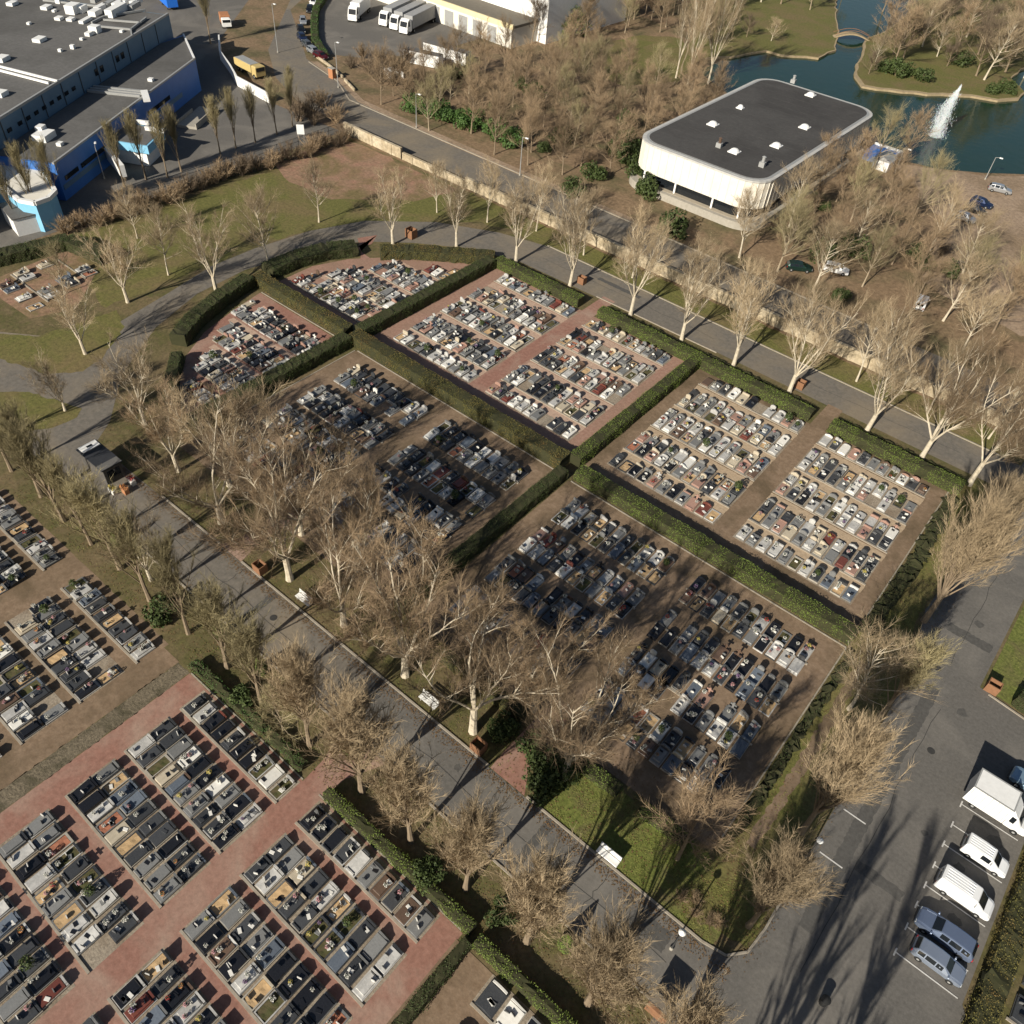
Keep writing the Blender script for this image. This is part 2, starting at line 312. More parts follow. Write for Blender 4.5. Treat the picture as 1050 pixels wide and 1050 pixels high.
kerb([(-92.5, 60.8), (-75, 60.9)], .14, .08); kerb([(-.5, 35), (-.5, 60.4)], .14, .08); kerb([(-.5, 62.8), (-.5, 91.2)], .14, .08)
kerb([(-75.2, 38), (-75.2, 60.5)], .14, .08); kerb([(-72.3, 36), (-72.3, 60.5)], .14, .08); kerb([(-28, 15.6), (-12, 15.6)], .12, .06); kerb([(-45.5, 15.6), (-30, 15.6)], .12, .06)
kerb([(-140, 121.4), (-100, 120.9), (-20, 120)], .25, .12); kerb([(-163, 130), (-150, 126.9), (-140, 121.4)], .25, .12)
pm = mat("white road paint", (.62, .60, .56), (.5, .48, .45), 5, .8)
rp_ = random.Random(11); patchm = mat("asphalt repair", (.07, .066, .06), (.095, .09, .082), 3, .9, .15, fine=4, famp=.13)
for (x0, x1, y0, y1) in [(-33.2, -31.0, 21.4, 26.7), (-12.4, -11.6, 21.4, 26.7), (-2.8, .4, 24.2, 25.9), (7.4, 8.6, 33, 62), (6.5, 11, 70, 71.2), (-47.5, -46.7, 21.4, 26.7), (-60, -52, 100.4, 101.2), (9, 13, 40, 41)]:
    zone("asphalt_repair", rect(x0, x1, y0, y1), patchm, wob=.08)
ts_ = mat("tar seam", (.035, .034, .032), (.05, .048, .045), 4, .7)
def seam(pts, wd=.05):
    o = []
    for s in (1, -1):
        o += [(x, y+s*wd/2) if abs(pts[-1][0]-pts[0][0]) > abs(pts[-1][1]-pts[0][1]) else (x+s*wd/2, y) for x, y in (pts if s == 1 else pts[::-1])]
    zone("tar_seam", o, ts_)
def wav(x0, y0, x1, y1, n=14, w=.18): return [(x0+(x1-x0)*i/n+rp_.uniform(-w, w)*(x0 == x1), y0+(y1-y0)*i/n+rp_.uniform(-w, w)*(y0 == y1)) for i in range(n+1)]
for s in ((-70, 24.1, -36, 24.1), (-30, 24.0, 1, 24.0), (-26, 99.7, -2, 99.7), (-70, 99.4, -38, 99.4)): seam(wav(*s))
for s in ((9.2, 30, 9.2, 60), (-52, 21.4, -52, 26.7), (-28.5, 21.4, -28.5, 26.7), (-17, 21.4, -17, 26.7), (-6, 21.4, -6, 26.7), (8.3, 66, 8.3, 92)): seam(wav(*s))
for (x, y, r) in [(16.4, 38, .5), (16.9, 41.6, .6), (15.8, 46, .5), (17.4, 50.4, .7), (12.5, 47, .4), (8, 50, .5), (11, 61, .6), (-9, 23, .4), (-21, 25, .45), (4.5, 24.5, .6), (9, 73, .6)]:
    zone("oil_stain", [(x+r*rp_.uniform(.5, 1.1)*math.cos(k*.7), y+r*rp_.uniform(.5, 1.1)*math.sin(k*.7)) for k in range(9)], patchm)
for (x, y) in [(10.2, 55), (7.5, 64.5), (-3.5, 25.8), (-24.6, 22.2), (-45, 24.6), (-61, 25.2)]:
    q = MB(); q.lathe([(.36, 0), (.36, .045), (.32, .05)], x, y, 16, ts_); kind(q.obj("drain_cover"), 'structure')
z0 = .06
b = MB()
for y in (36.15, 38.55, 40.7, 42.7, 44.8, 47.1, 49.3, 51.7):
    b.box(14.1, 18.9, y-.05, y+.05, z0, z0+.003, pm); b.box(14.0, 14.12, y-.35, y+.35, z0+.003, z0+.006, pm)
for y in (39.4, 44.25): b.box(6.3, 8.3, y-.06, y+.06, z0, z0+.003, pm)
kind(b.obj("bay_marking"), 'structure')
# ------------------------------------------------------------------ hedges
def hedge(pts, wd, h, m, label, dens=105, name="hedge", rough=.08, core=True, leaf=.055):
    b = MB(); n = 0; P_ = []; N_ = []
    for a, c in zip(pts, pts[1:]):
        l = math.hypot(c[0]-a[0], c[1]-a[1]); t = np.array([(c[0]-a[0])/l, (c[1]-a[1])/l, 0]); nn = np.array([-t[1], t[0], 0]); ns = max(1, int(l/.5))
        prof = [(-wd/2, .05), (-wd/2-.02, h*.5), (-wd/2+.02, h-.08), (-wd/2+.12, h), (0, h+.02), (wd/2-.12, h), (wd/2-.02, h-.08), (wd/2+.02, h*.5), (wd/2, .05)]
        vs = []
        for i in range(ns+1):
            for (o, z) in prof:
                q = np.array([a[0], a[1], 0])+t*(l*i/ns)+nn*o+np.array([0, 0, z]); q += RNG.normal(size=3)*rough*.5; q[2] = max(q[2], 0.0); vs.append(tuple(q))
        k = len(prof); fs = [(i*k+j, i*k+j+1, (i+1)*k+j+1, (i+1)*k+j) for i in range(ns) for j in range(k-1)]
        fs += [tuple(range(k-1, -1, -1)), tuple(range(ns*k, ns*k+k))]
        b.add(vs, fs, hedge_core)
        cnt = int(l*(2*h+wd)*dens); u = RNG.uniform(0, l, cnt); per = RNG.uniform(0, 2*h+wd, cnt)
        o = np.where(per < h, -wd/2, np.where(per < h+wd, per-h-wd/2, wd/2)); z = np.where(per < h, per, np.where(per < h+wd, h, 2*h+wd-per))
        nv = np.where((per < h)[:, None], -nn, np.where((per < h+wd)[:, None], np.array([0, 0, 1.]), nn))
        ondul = (.06*np.sin(u*.9)+.05*np.sin(u*2.3+1))[:, None]
        P_.append(np.array([a[0], a[1], 0])+t*u[:, None]+nn*o[:, None]+np.array([0, 0, 1.])*z[:, None]+nv*(.03+ondul+RNG.normal(size=(cnt, 1))*rough*.6)); N_.append(nv)
    b.leaves(np.concatenate(P_), np.concatenate(N_), leaf, m)
    return tag(b.obj(name), label, "hedge")
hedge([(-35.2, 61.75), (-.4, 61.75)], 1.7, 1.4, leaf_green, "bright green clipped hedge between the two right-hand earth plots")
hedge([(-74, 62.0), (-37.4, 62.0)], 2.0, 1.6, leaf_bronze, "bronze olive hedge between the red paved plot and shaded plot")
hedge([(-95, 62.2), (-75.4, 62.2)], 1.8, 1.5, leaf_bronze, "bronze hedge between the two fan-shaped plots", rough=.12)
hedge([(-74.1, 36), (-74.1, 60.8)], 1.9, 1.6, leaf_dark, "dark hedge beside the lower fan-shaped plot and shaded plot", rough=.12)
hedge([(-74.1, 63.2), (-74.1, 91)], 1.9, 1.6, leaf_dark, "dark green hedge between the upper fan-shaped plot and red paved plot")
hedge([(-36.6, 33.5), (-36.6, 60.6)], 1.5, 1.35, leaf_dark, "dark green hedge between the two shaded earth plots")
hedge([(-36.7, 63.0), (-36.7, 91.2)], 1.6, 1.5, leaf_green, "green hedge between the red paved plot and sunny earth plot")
hedge([(-73.6, 92.1), (-57.2, 92.1)], 1.6, 1.4, leaf_green, "green hedge by the upper path, curved end to first gap")
hedge([(-53.6, 92.1), (-19.3, 92.1)], 1.6, 1.4, leaf_green, "long green hedge by the upper path between the two gaps")
hedge([(-16.6, 92.1), (.6, 92.1)], 1.6, 1.4, leaf_green, "green hedge by the upper path ending at the leaning tree")
hedge([(-53.8, 94.3), (-20, 94.3)], .7, .5, leaf_dark, "low dark shrub border behind the long upper hedge", dens=40, rough=.2)
hedge([(-16.3, 94.3), (1, 94.3)], .7, .5, leaf_dark, "low dark shrub border behind the upper hedge's far right end", dens=40, rough=.2)
hedge([(-88.2, 80.6), (-84.6, 84.6), (-80, 88.3), (-74.6, 92.4)], 2.4, 1.5, leaf_bronze, "curved olive hedge round the upper fan plot, after the gap", rough=.14)
hedge([(-95.6, 64.5), (-95.4, 70), (-94, 75), (-91.8, 78.8)], 3.0, 1.5, leaf_dark, "curved dark hedge round the upper fan plot, before the gap", rough=.14)
hedge([(-95.2, 60.8), (-94, 55), (-92, 49.2), (-89.4, 44.8)], 2.2, 1.7, leaf_dark, "curved dark hedge round the lower fan plot", rough=.14)
hedge([(-86.6, 42.8), (-82, 38.5), (-77.5, 35.5)], 1.4, 1.5, leaf_dark, "short dark hedge closing the lower fan plot near the hut", rough=.12)
hedge([(-27.4, 16.05), (-11.3, 16.05)], .85, 1.1, leaf_green, "narrow green hedge behind the row of graves beside the bushy poplars")
hedge([(-10.6, 15.7), (8, 15.7)], .85, 1.1, leaf_green, "narrow green hedge at the bottom corner grave row")
hedge([(-11.05, -12), (-11.05, 15.2)], .9, .9, leaf_dark, "dark hedge running down between the red path plot and corner plot")
hedge([(-46, 16.3), (-30.6, 16.3)], .8, .8, leaf_laurel, "ragged yellowish green hedge behind the rubble-strip plot's back row", rough=.2)
hedge([(-13.8, 32.2), (-9.2, 32.4)], 1.1, .8, leaf_green, "short light green hedge on the lawn near the white bench")
hedge([(-6.9, 32.4), (-2.6, 32.5)], 1.1, .8, leaf_green, "short green hedge under the lone spreading tree by the lawn")
hedge([(-32.5, 32.4), (-19.6, 32.4)], 1.2, 1.1, leaf_bronze, "bronze hedge under the big plane trees beside the avenue")
hedge([(20.6, 34), (20.6, 53.5)], 1.7, 1.1, leaf_bronze, "olive hedge behind the parked vans and cars", rough=.16)
hedge([(-126, 33.5), (-122.6, 48.5), (-114.5, 50)], 2.6, 1.6, leaf_dark, "dark hedge round the far isolated grave plot", rough=.16)
hedge([(.25, 37), (.1, 48), (.4, 60)], .7, .35, leaf_dark, 'low straggling dark border outside the shaded plot\'s right-hand kerb', dens=45, rough=.35)
hedge([(.3, 63.5), (.6, 78), (.3, 90)], 1.2, .45, leaf_dark, 'low straggling dark border outside the sunny plot\'s right-hand kerb', dens=45, rough=.45)
hedge([(14.5, 65.8), (17.5, 65.4)], 1.2, 1.5, leaf_dark, "short dark hedge on the grass beyond the parked lorry")
hedge([(-200, 168), (-191, 156.5), (-183, 149), (-172, 139.8), (-162.5, 134.5)], 1.6, 1.2, leaf_laurel, "curved hedge between the public road and parked car row", leaf=.12, dens=30)
# ------------------------------------------------------------------ trees
def frame(d):
    d = Vector(d).normalized(); a = d.cross(Vector((.2, .1, 1)));
    if a.length < .05: a = d.cross(Vector((1, 0, 0)))
    a.normalize(); return d, a, d.cross(a)
def path(p, d, L, n, wob, up, rnd):
    pts = [Vector(p)]; d = Vector(d).normalized()
    for i in range(n):
        d = (d+Vector((rnd.uniform(-wob, wob), rnd.uniform(-wob, wob), rnd.uniform(-wob, wob)+up))).normalized(); pts.append(pts[-1]+d*(L/n))
    return pts
def childdir(t, ang, az):
    d, a, b = frame(t); return d*math.cos(ang)+(a*math.cos(az)+b*math.sin(az))*math.sin(ang)
def pick(pts, f):
    x = f*(len(pts)-1); i = min(int(x), len(pts)-2); return pts[i].lerp(pts[i+1], x-i), (pts[i+1]-pts[i]).normalized()
def tree_meshes(seed, kind_, h, bark, twig):
    global RNG
    rnd = random.Random(seed); RNG = np.random.default_rng(seed); tb = MB(); cb = MB(); tp = []; td = []; tl = []
    def twigs(pts, n, f0, L, ang0, ang1, up=.25):
        for _ in range(n):
            q, t = pick(pts, rnd.uniform(f0, 1)); d = childdir(t, rnd.uniform(ang0, ang1), rnd.uniform(0, 6.283)); d.z += up; d.normalize()
            tp.append(q[:]); td.append(d[:]); tl.append(L*rnd.uniform(.55, 1.25))
    if kind_ == 'plane':          # forked pale trunk, long ascending limbs
        fork = h*rnd.uniform(.16, .24); r0 = h*.019
        tr = path((0, 0, -.1), (rnd.uniform(-.05, .05), rnd.uniform(-.05, .05), 1), fork+.1, 4, .04, .05, rnd)
        tb.tube(tr, [r0*1.35, r0*1.08, r0, r0*.96, r0*.9], 8, bark)
        nl = rnd.choice((5, 6, 6, 7)); limbs = []
        for k in range(nl):
            a = (.10 if k == 0 else rnd.uniform(.32, .72)); az = 6.283*k/nl+rnd.uniform(-.5, .5)
            d = Vector((math.sin(a)*math.cos(az), math.sin(a)*math.sin(az), math.cos(a))); L = (h-fork)*rnd.uniform(.85, 1.05)*rnd.uniform(.74, .98)/math.cos(a*.55)
            st = pick(tr, rnd.uniform(.82, 1))[0]; lp = path(st, d, L, 9, .15, .05, rnd); rr = r0*rnd.uniform(.34, .5)*(1.2 if k == 0 else 1)
            tb.tube(lp, [max(.02, rr*(1-i/9.6)**.8) for i in range(10)], 6, bark); limbs.append((lp, rr, L))
        for lp, rr, L in limbs:
            for k in range(17):
                f = rnd.uniform(.18, .97); q, t = pick(lp, f); d = childdir(t, rnd.uniform(.4, .95), rnd.uniform(0, 6.283)); d.z += .28; l2 = L*rnd.uniform(.2, .4)*(1.15-f*.55)
                sp = path(q, d, l2, 4, .14, .05, rnd); tb.tube(sp, [max(.012, rr*.30*(1-i/4.4)) for i in range(5)], 4, bark, cap=False)
                for j in range(8 if twig is twig_red else 6):
                    q2, t2 = pick(sp, rnd.uniform(.25, 1)); d2 = childdir(t2, rnd.uniform(.35, .9), rnd.uniform(0, 6.283)); d2.z += .2; l3 = l2*rnd.uniform(.35, .6)
                    s2 = path(q2, d2, l3, 2, .16, .05, rnd); cb.tube(s2, [.022, .015, .008], 3, twig, cap=False)
                    twigs(s2, 11 if twig is twig_red else 9, .1, h*.06, .3, 1.0)
                twigs(sp, 7, .3, h*.055, .3, .9)
        rad = .0115 if twig is twig_red else .0105
    elif kind_ == 'poplar':       # egg-shaped bushy crown of steep shoots
        r0 = h*.016
        tr = path((0, 0, -.1), (0, 0, 1), h*.88, 9, .03, .02, rnd); tb.tube(tr, [r0*1.3]+[max(.02, r0*(1-i/9.7)) for i in range(1, 10)], 7, bark)
        for k in range(74 if twig is twig_tan else 36):
            f = .2+.66*rnd.random()**1.15; q, t = pick(tr, f); az = k*2.4+rnd.uniform(-.4, .4); a = rnd.uniform(.12, .40)*(1.0+.3*f)
            d = Vector((math.sin(a)*math.cos(az), math.sin(a)*math.sin(az), math.cos(a))); L = h*(.64-.55*f)*rnd.uniform(.7, 1.12)
            lp = path(q, d, L, 6, .07, .035, rnd); rr = r0*.36*(1.1-f*.6); (tb if f < .4 else cb).tube(lp, [max(.012, rr*(1-i/6.5)) for i in range(7)], 4, bark if f < .4 else twig, cap=False)
            for j in range(13):
                g = rnd.uniform(.36, .98) if f < .45 else rnd.uniform(.1, .97)
                q2, t2 = pick(lp, g); d2 = childdir(t2, rnd.uniform(.25, .75), rnd.uniform(0, 6.283)); d2.z += .22
                s2 = path(q2, d2, min(L, h*.36)*rnd.uniform(.24, .42), 2, .13, .06, rnd); cb.tube(s2, [.02, .014, .008], 3, twig, cap=False); twigs(s2, 12, .05, h*.055, .2, .8, .22)
        rad = .0125
    elif kind_ == 'column':       # narrow upright lombardy poplar
        r0 = h*.014; tr = path((0, 0, -.1), (0, 0, 1), h*.95, 9, .025, .02, rnd); tb.tube(tr, [r0*1.3]+[max(.02, r0*(1-i/9.7)) for i in range(1, 10)], 6, bark)
        for k in range(46):
            f = rnd.uniform(.06, .9); q, t = pick(tr, f); az = k*2.4; a = rnd.uniform(.25, .55)
            lp = path(q, (math.sin(a)*math.cos(az), math.sin(a)*math.sin(az), math.cos(a)), h*(.3-.2*f)*rnd.uniform(.8, 1.2), 4, .06, .12, rnd)
            cb.tube(lp, [max(.01, r0*.3*(1-i/4.4)) for i in range(5)], 3, twig, cap=False); twigs(lp, 34, .08, h*.075, .15, .5, .4)
        rad = .016
    else:                         # park tree: airy fine crown
        fork = h*rnd.uniform(.2, .32); r0 = h*.0125
        tr = path((0, 0, -.1), (rnd.uniform(-.06, .06), rnd.uniform(-.06, .06), 1), h*.8, 8, .05, .04, rnd); tb.tube(tr, [r0*1.3]+[max(.02, r0*(1-i/8.6)) for i in range(1, 9)], 6, bark)
        for k in range(28):
            f = rnd.uniform(.26, .95); q, t = pick(tr, f); az = k*2.4+rnd.uniform(-.5, .5); a = rnd.uniform(.45, 1.15)*(1.15-.5*f)
            d = Vector((math.sin(a)*math.cos(az), math.sin(a)*math.sin(az), math.cos(a))); L = h*(.48-.28*f)*rnd.uniform(.7, 1.2)
            lp = path(q, d, L, 5, .1, .06, rnd); rr = r0*.42*(1.1-f*.6); tb.tube(lp, [max(.012, rr*(1-i/5.5)) for i in range(6)], 4, bark, cap=False)
            for j in range(9):
                q2, t2 = pick(lp, rnd.uniform(.2, .98)); d2 = childdir(t2, rnd.uniform(.35, .85), rnd.uniform(0, 6.283)); d2.z += .2
                s2 = path(q2, d2, L*rnd.uniform(.3, .5), 2, .15, .06, rnd); cb.tube(s2, [.022, .015, .008], 3, twig, cap=False); twigs(s2, 14, .0, h*.078, .3, 1.1)
        rad = .0098
    cb.cones(tp, td, np.array(tl), rad*RNG.uniform(.8, 1.25, len(tp)), twig)
    return tb.mesh("trunk"), cb.mesh("crown")
TREES = {}
def variants(key, kind_, h, bark, twig, n, seed): TREES[key] = [tree_meshes(seed+i, kind_, h, bark, twig) for i in range(n)]
variants('plane', 'plane', 17, bark_pale, twig_tan, 5, 10)
variants('bigplane', 'plane', 20, bark_pale, twig_red, 4, 30)
variants('poplar', 'poplar', 16, bark_brown, twig_tan, 4, 50)
variants('poplar_loose', 'poplar', 16, bark_brown, twig_olive, 2, 57)
variants('column', 'column', 13, bark_brown, twig_grey, 3, 60)
variants('park', 'park', 14, bark_pale, twig_tan, 3, 70)
variants('park_red', 'park', 14, bark_brown, twig_red, 3, 80)
variants('park_olive', 'park', 15, mat('grey tan bark', (.36, .29, .2), (.25, .2, .135), 1.6, .9), twig_olive, 3, 90)
variants('park_dark', 'park', 13, bark_brown, twig_dark, 2, 96)
TH_ = {'park_dark': 13, 'plane': 17, 'bigplane': 20, 'poplar': 16, 'poplar_loose': 16, 'column': 13, 'park': 14, 'park_red': 14, 'park_olive': 15}
NAME = {'park_dark': 'bare_tree', 'plane': 'plane_tree', 'bigplane': 'plane_tree', 'poplar': 'poplar_tree', 'poplar_loose': 'poplar_tree', 'column': 'poplar_tree', 'park': 'bare_tree', 'park_red': 'bare_tree', 'park_olive': 'bare_tree'}
TRN = [0]
def tree(key, x, y, h, label, group, wide=1.0, z=0.0, rz=None):
    TRN[0] += 1; V = TREES[key]; a, c = V[TRN[0] % len(V)]; s = h/TH_[key]
    o = empty(NAME[key], (x, y, z), random.uniform(0, 6.28) if rz is None else rz, (s*wide, s*wide, s)); link(a, "trunk", o); link(c, "crown", o)
    return tag(o, label, "tree", group)
# upper path row
rowT = [(-89.6, 84.7, 13.5, 'park'), (-82.1, 91.7, 13.5, 'plane'), (-72.2, 95, 15.5, 'plane'), (-61.8, 95.6, 16, 'plane'), (-50.4, 95.6, 15.5, 'plane'), (-41.4, 95.6, 16, 'plane'), (-32.7, 95.4, 16, 'plane'), (-24, 95.3, 17, 'plane'), (-12.7, 95, 18, 'plane'), (-5.3, 95, 18.5, 'bigplane'), (1, 94.4, 18.5, 'bigplane')]
rowT[0] = (-89.6, 84.7, 14, 'plane')
for i, (x, y, h, k) in enumerate(rowT):
    tree(k, x, y, h, f"pale-barked bare plane tree along the upper path hedge, {ORD[i+1]} from the curved end", "plane trees along the upper path", .85)
for i, (x, y, h) in enumerate([(-92.4, 98, 9.7), (-84.2, 101.8, 11.3), (-76.5, 105.6, 12), (-66, 105, 12), (-56.3, 104.9, 12.5), (-46, 105, 11.5), (-37, 105, 12), (-28, 105, 12.5), (-18.2, 104.8, 13), (-8, 105, 12.5), (0, 105.5, 12)]):
    tree('park', x, y, h, f"slim bare tree on the verge beside the stone wall, {ORD[i+1]} from the curved end", "young trees between path and stone wall", .85)
for (x, y, h, lb, k) in [(-96.9, 56.2, 14.5, "tall pale plane tree beside the curved path at the lower fan hedge", 'plane'), (-98.1, 66.6, 13, "bare tree standing in the shade where the ring path curves upward", 'park'), (-103.2, 81, 10.5, "small bare tree on the lawn below the clay field", 'park'), (-105.6, 54.1, 11, "bare tree in the middle of the olive lawn", 'park'),
    (-103.2, 45.9, 12, "bare tree with a long shadow at the lawn's lower edge", 'plane'), (-96.2, 35.3, 11.3, "pale bare tree on grass in front of the far isolated graves", 'plane'), (-87.5, 27.5, 8, "little pale tree on the grass island near the dark hut", 'plane'), (-78.7, 32.6, 12.5, "leaning pale tree between the hut and lower fan plot", 'plane'),
    (-69, 30.5, 13, "bare tree above the avenue just past the hut", 'bigplane'), (-63, 33, 15, "slender bare tree behind the avenue verge, below the shaded plot", 'plane'), (-59, 28.9, 16.5, "tall tree with split stems beside the first red side path", 'bigplane'),
    (-118, 57, 9, "bare tree at the lawn edge nearest the factory yard", 'park'), (-111, 41, 8, "small grey tree among the far isolated graves", 'park_olive')]:
    tree(k, x, y, h, lb, "scattered trees round the ring path")
for i, (x, y, h) in enumerate([(-47.6, 28.8, 18.5), (-39.3, 28.6, 16.5), (-30.9, 28.6, 19.5), (-22.3, 28.5, 19), (-13.5, 30.3, 16)]):
    tree('bigplane', x, y, h, f"large spreading plane tree on the avenue verge, {ORD[i+1]} from the hut end", "big plane trees along the avenue", .95)
tree('bigplane', -51.5, 33.6, 15, "bare plane tree tucked behind the others at the shaded plot's corner", "big plane trees along the avenue")
tree('bigplane', -43.5, 34.2, 14, "plane tree leaning over the shaded graves, behind the avenue row", "big plane trees along the avenue")
tree('bigplane', -19.6, 33.8, 14, "forked bare tree beside the red side path and the shaded plots", "big plane trees along the avenue")
tree('park_red', -26.5, 34.0, 12, "reddish bare tree between the shaded plots and the avenue planes", "big plane trees along the avenue")
tree('park_red', -2.4, 31.0, 13, "lone spreading bare tree on the lawn beyond the white bench", None, 1.05)
xs = [-88, -82, -76, -71, -66, -61, -55.4, -49.4, -43.6, -38.3, -32, -25.6, -19.6, -13.8, -7.8, -1.9, 4.0]
for i, x in enumerate(xs):
    k = 'poplar' if x > -34 else 'poplar_loose'
    tree(k, x, 17.9+((i*7) % 3)*.15, (14.4, 15.6, 14.9, 16.0)[i % 4]*(1 if x > -34 else .9), f"bushy upright poplar below the avenue, {ORD[len(xs)-i]} from the parking road", "poplars lining the lower side of the avenue", (1.05, .95, 1.1)[i % 3] if x > -34 else (1.05, .9, 1.2)[i % 3])
tree('plane', -57.5, 19.4, 9.5, "pale stemmed small tree among the poplars near the hut", None)
tree('park_olive', -34.6, 17.3, 7.5, "small dark tree with radiating branches behind the back grave row", None, 1.2)
for i, (x, y, h, k, wd) in enumerate([(4.5, 30.3, 15, 'poplar', .95), (4.4, 39.9, 18, 'poplar', .9), (2.6, 53.9, 12, 'park', 1.25), (5.2, 55, 13, 'poplar_loose', 1.1), (4.3, 69.4, 19, 'poplar', 1.0), (4.8, 79, 15, 'poplar', 1.0), (6.5, 88, 14, 'poplar_loose', 1)]):
    tree(k, x, y, h, f"bushy upright tree along the parking road, {ORD[i+1]} from the avenue corner", "trees lining the parking road", wd)
for i, (x, y, h) in enumerate([(10.4, 10, 21), (14.1, 10.5, 21), (9.3, 6, 20)]):
    tree('column', x, y, h, f"upright tree at the bottom edge throwing its shadow up the parking road, {ORD[i+1]}", "trees at the foot of the parking road", .95)
# factory poplars
fpx = [(20, 232, 11), (42, 226, 13), (62, 222, 13), (25, 170, 9), (128, 192, 12), (150, 184, 12.5), (172, 182, 12), (186, 176, 12), (226, 158, 11), (242, 152, 11.5), (262, 146, 11), (284, 138, 11), (300, 130, 10), (216, 45, 14), (300, 112, 9)]
for i, (u, v, h) in enumerate(fpx):
    x, y = P(u, v); tree('poplar_loose', x, y, h, f"narrow upright poplar beside the blue factory, {ORD[i+1]} counting along the yard fence", "poplars in front of the factory", .8)
# wood beyond the wall
wood = []
def far_enough(x, y, d): return all((x-a)**2+(y-b_)**2 > d*d for a, b_ in wood)
fixed = [(511, 128), (541, 142), (571, 152), (606, 150), (588, 153), (661, 134), (436, 99), (461, 110), (487, 117), (511, 129), (541, 140), (805, 260), (884, 294), (937, 293), (805, 260), (967, 329), (1026, 316), (835, 190), (1044, 300)]
for u, v in fixed:
    q = P(u, v)
    if far_enough(*q, 3): wood.append(q)
rw = random.Random(3)
def inwood(x, y):
    u, v = proj(x, y)
    if not (-60 < u < 1110 and -40 < v < 520): return False
    if y < 122.5: return False
    if -80 < x < -47 and 128 < y < 190: return False
    if x < -136 and y < 170: return False
    if x < -127-(y-170)*.35 and y > 165: return False
    if -50 < x < -43 and y > 180: return False
    if -84 < x < -50 and y < 133: return False
    if x > -42 and y > 142+(-x)*.6: return False             # sandy lot and lake
    if x >= -80 and y > 186: return False
    if x < -80 and y > 186 and x > -105: return False
    if 610 < u < 712 and 34 < v < 92: return False            # lawn
    if 735 < u < 860 and -40 < v < 60: return False
    return True
for _ in range(6000):
    x = rw.uniform(-170, 25); y = rw.uniform(122.5, 300)
    if inwood(x, y) and far_enough(x, y, 5.6 if x < -80 else 6.4): wood.append((x, y))
row_of = {}
for (x, y) in wood: row_of.setdefault(int((y-120)//9), []).append((x, y))
for rk in sorted(row_of):
    for i, (x, y) in enumerate(sorted(row_of[rk], reverse=True)):
        k = rw.choice(('park_olive', 'park_red', 'park_olive', 'park_red', 'park') if x > -48 else ('park_red', 'park_red', 'park_red', 'park_olive'))
        lb = f"bare woodland tree beyond the wall, {ORD[rk+1]} rank back, {ORD[i+1]} from the lot"
        tree(k, x, y, rw.uniform(8.5, 12) if x < -48 else rw.uniform(10, 13.5), lb, "bare trees in the wood beyond the wall", rw.uniform(.95, 1.2))
for i, (u, v, h) in enumerate([(705, 88, 26), (726, 86, 25), (693, 80, 20)]):
    x, y = P(u, v); tree('plane', x, y, h, f"very tall pale white-stemmed tree between lawn and lake, {ORD[i+1]} from the white building", "tall pale trees by the lake", .5)
# lake-side and island trees
isl = [(916, 70, 14), (925, 62, 13), (945, 50, 12), (962, 40, 12), (935, 40, 11), (980, 55, 12), (1000, 80, 13), (1008, 84, 15), (1030, 76, 14), (1040, 60, 13), (905, 45, 10), (890, 78, 6), (897, 66, 7), (970, 70, 7), (1018, 45, 12), (1035, 30, 12), (985, 25, 12), (955, 15, 12), (1010, 10, 12), (930, 8, 11), (1045, 8, 12), (650, 20, 12), (670, 12, 12), (690, 16, 12), (620, 18, 11), (560, 30, 11), (545, 45, 10), (780, 4, 13), (800, 6, 14), (830, 12, 10), (745, 12, 12), (765, 40, 6), (790, 44, 6), (915, 25, 12), (925, 48, 11), (950, 30, 13), (968, 22, 12), (990, 40, 13), (1002, 58, 12), (1020, 18, 13), (1030, 55, 13), (1048, 45, 13), (1050, 80, 12), (975, 8, 12), (940, 18, 11), (1000, 0, 12), (905, 12, 11), (960, 60, 9), (915, 58, 8)]
for i, (u, v, h) in enumerate(isl):
    x, y = P(u, v); tree(('park_red', 'park_dark', 'park', 'park_dark', 'park_olive')[i % 5], x, y, h*1.1, f"bare grey-brown tree on the far lake bank or island, {ORD[i+1]} of the far trees" if u > 720 else f"bare brown tree at the park's far edge by the warehouse, {ORD[i+1]}", "trees round the lake and park edge", 1.35)
# ------------------------------------------------------------------ shrubs
def shrub_mesh(seed, leafy, m):
    global RNG
    RNG = np.random.default_rng(seed); rnd = random.Random(seed); b = MB()
    if leafy:
        pts = []; nr = []
        for k in range(9):
            c = np.array([rnd.uniform(-.75, .75), rnd.uniform(-.75, .75), rnd.uniform(.35, 1.1)]); r = rnd.uniform(.4, .7)
            d = RNG.normal(size=(150, 3)); d /= np.linalg.norm(d, axis=1)[:, None]; p = c+d*r*RNG.uniform(.7, 1.05, (150, 1)); ok = p[:, 2] > .02; pts.append(p[ok]); nr.append(d[ok])
        b.leaves(np.concatenate(pts), np.concatenate(nr), .11, m)
        for k in range(8): b.tube([(0, 0, 0), (rnd.uniform(-.5, .5), rnd.uniform(-.5, .5), .9)], [.04, .015], 4, bark_brown)
    else:
        p = []; d = []
        for k in range(26):
            a = rnd.uniform(.05, 1.0); az = rnd.uniform(0, 6.28); l = path((rnd.uniform(-.2, .2), rnd.uniform(-.2, .2), 0), (math.sin(a)*math.cos(az), math.sin(a)*math.sin(az), math.cos(a)), rnd.uniform(1, 1.5), 4, .15, .02, rnd)
            b.tube(l, [.025, .02, .016, .012, .008], 3, m, cap=False)
            for j in range(26):
                q, t = pick(l, rnd.uniform(.25, 1)); e = childdir(t, rnd.uniform(.2, .9), rnd.uniform(0, 6.28)); p.append(q[:]); d.append(e[:])
        b.cones(p, d, RNG.uniform(.25, .6, len(p)), .012, m)
    return b
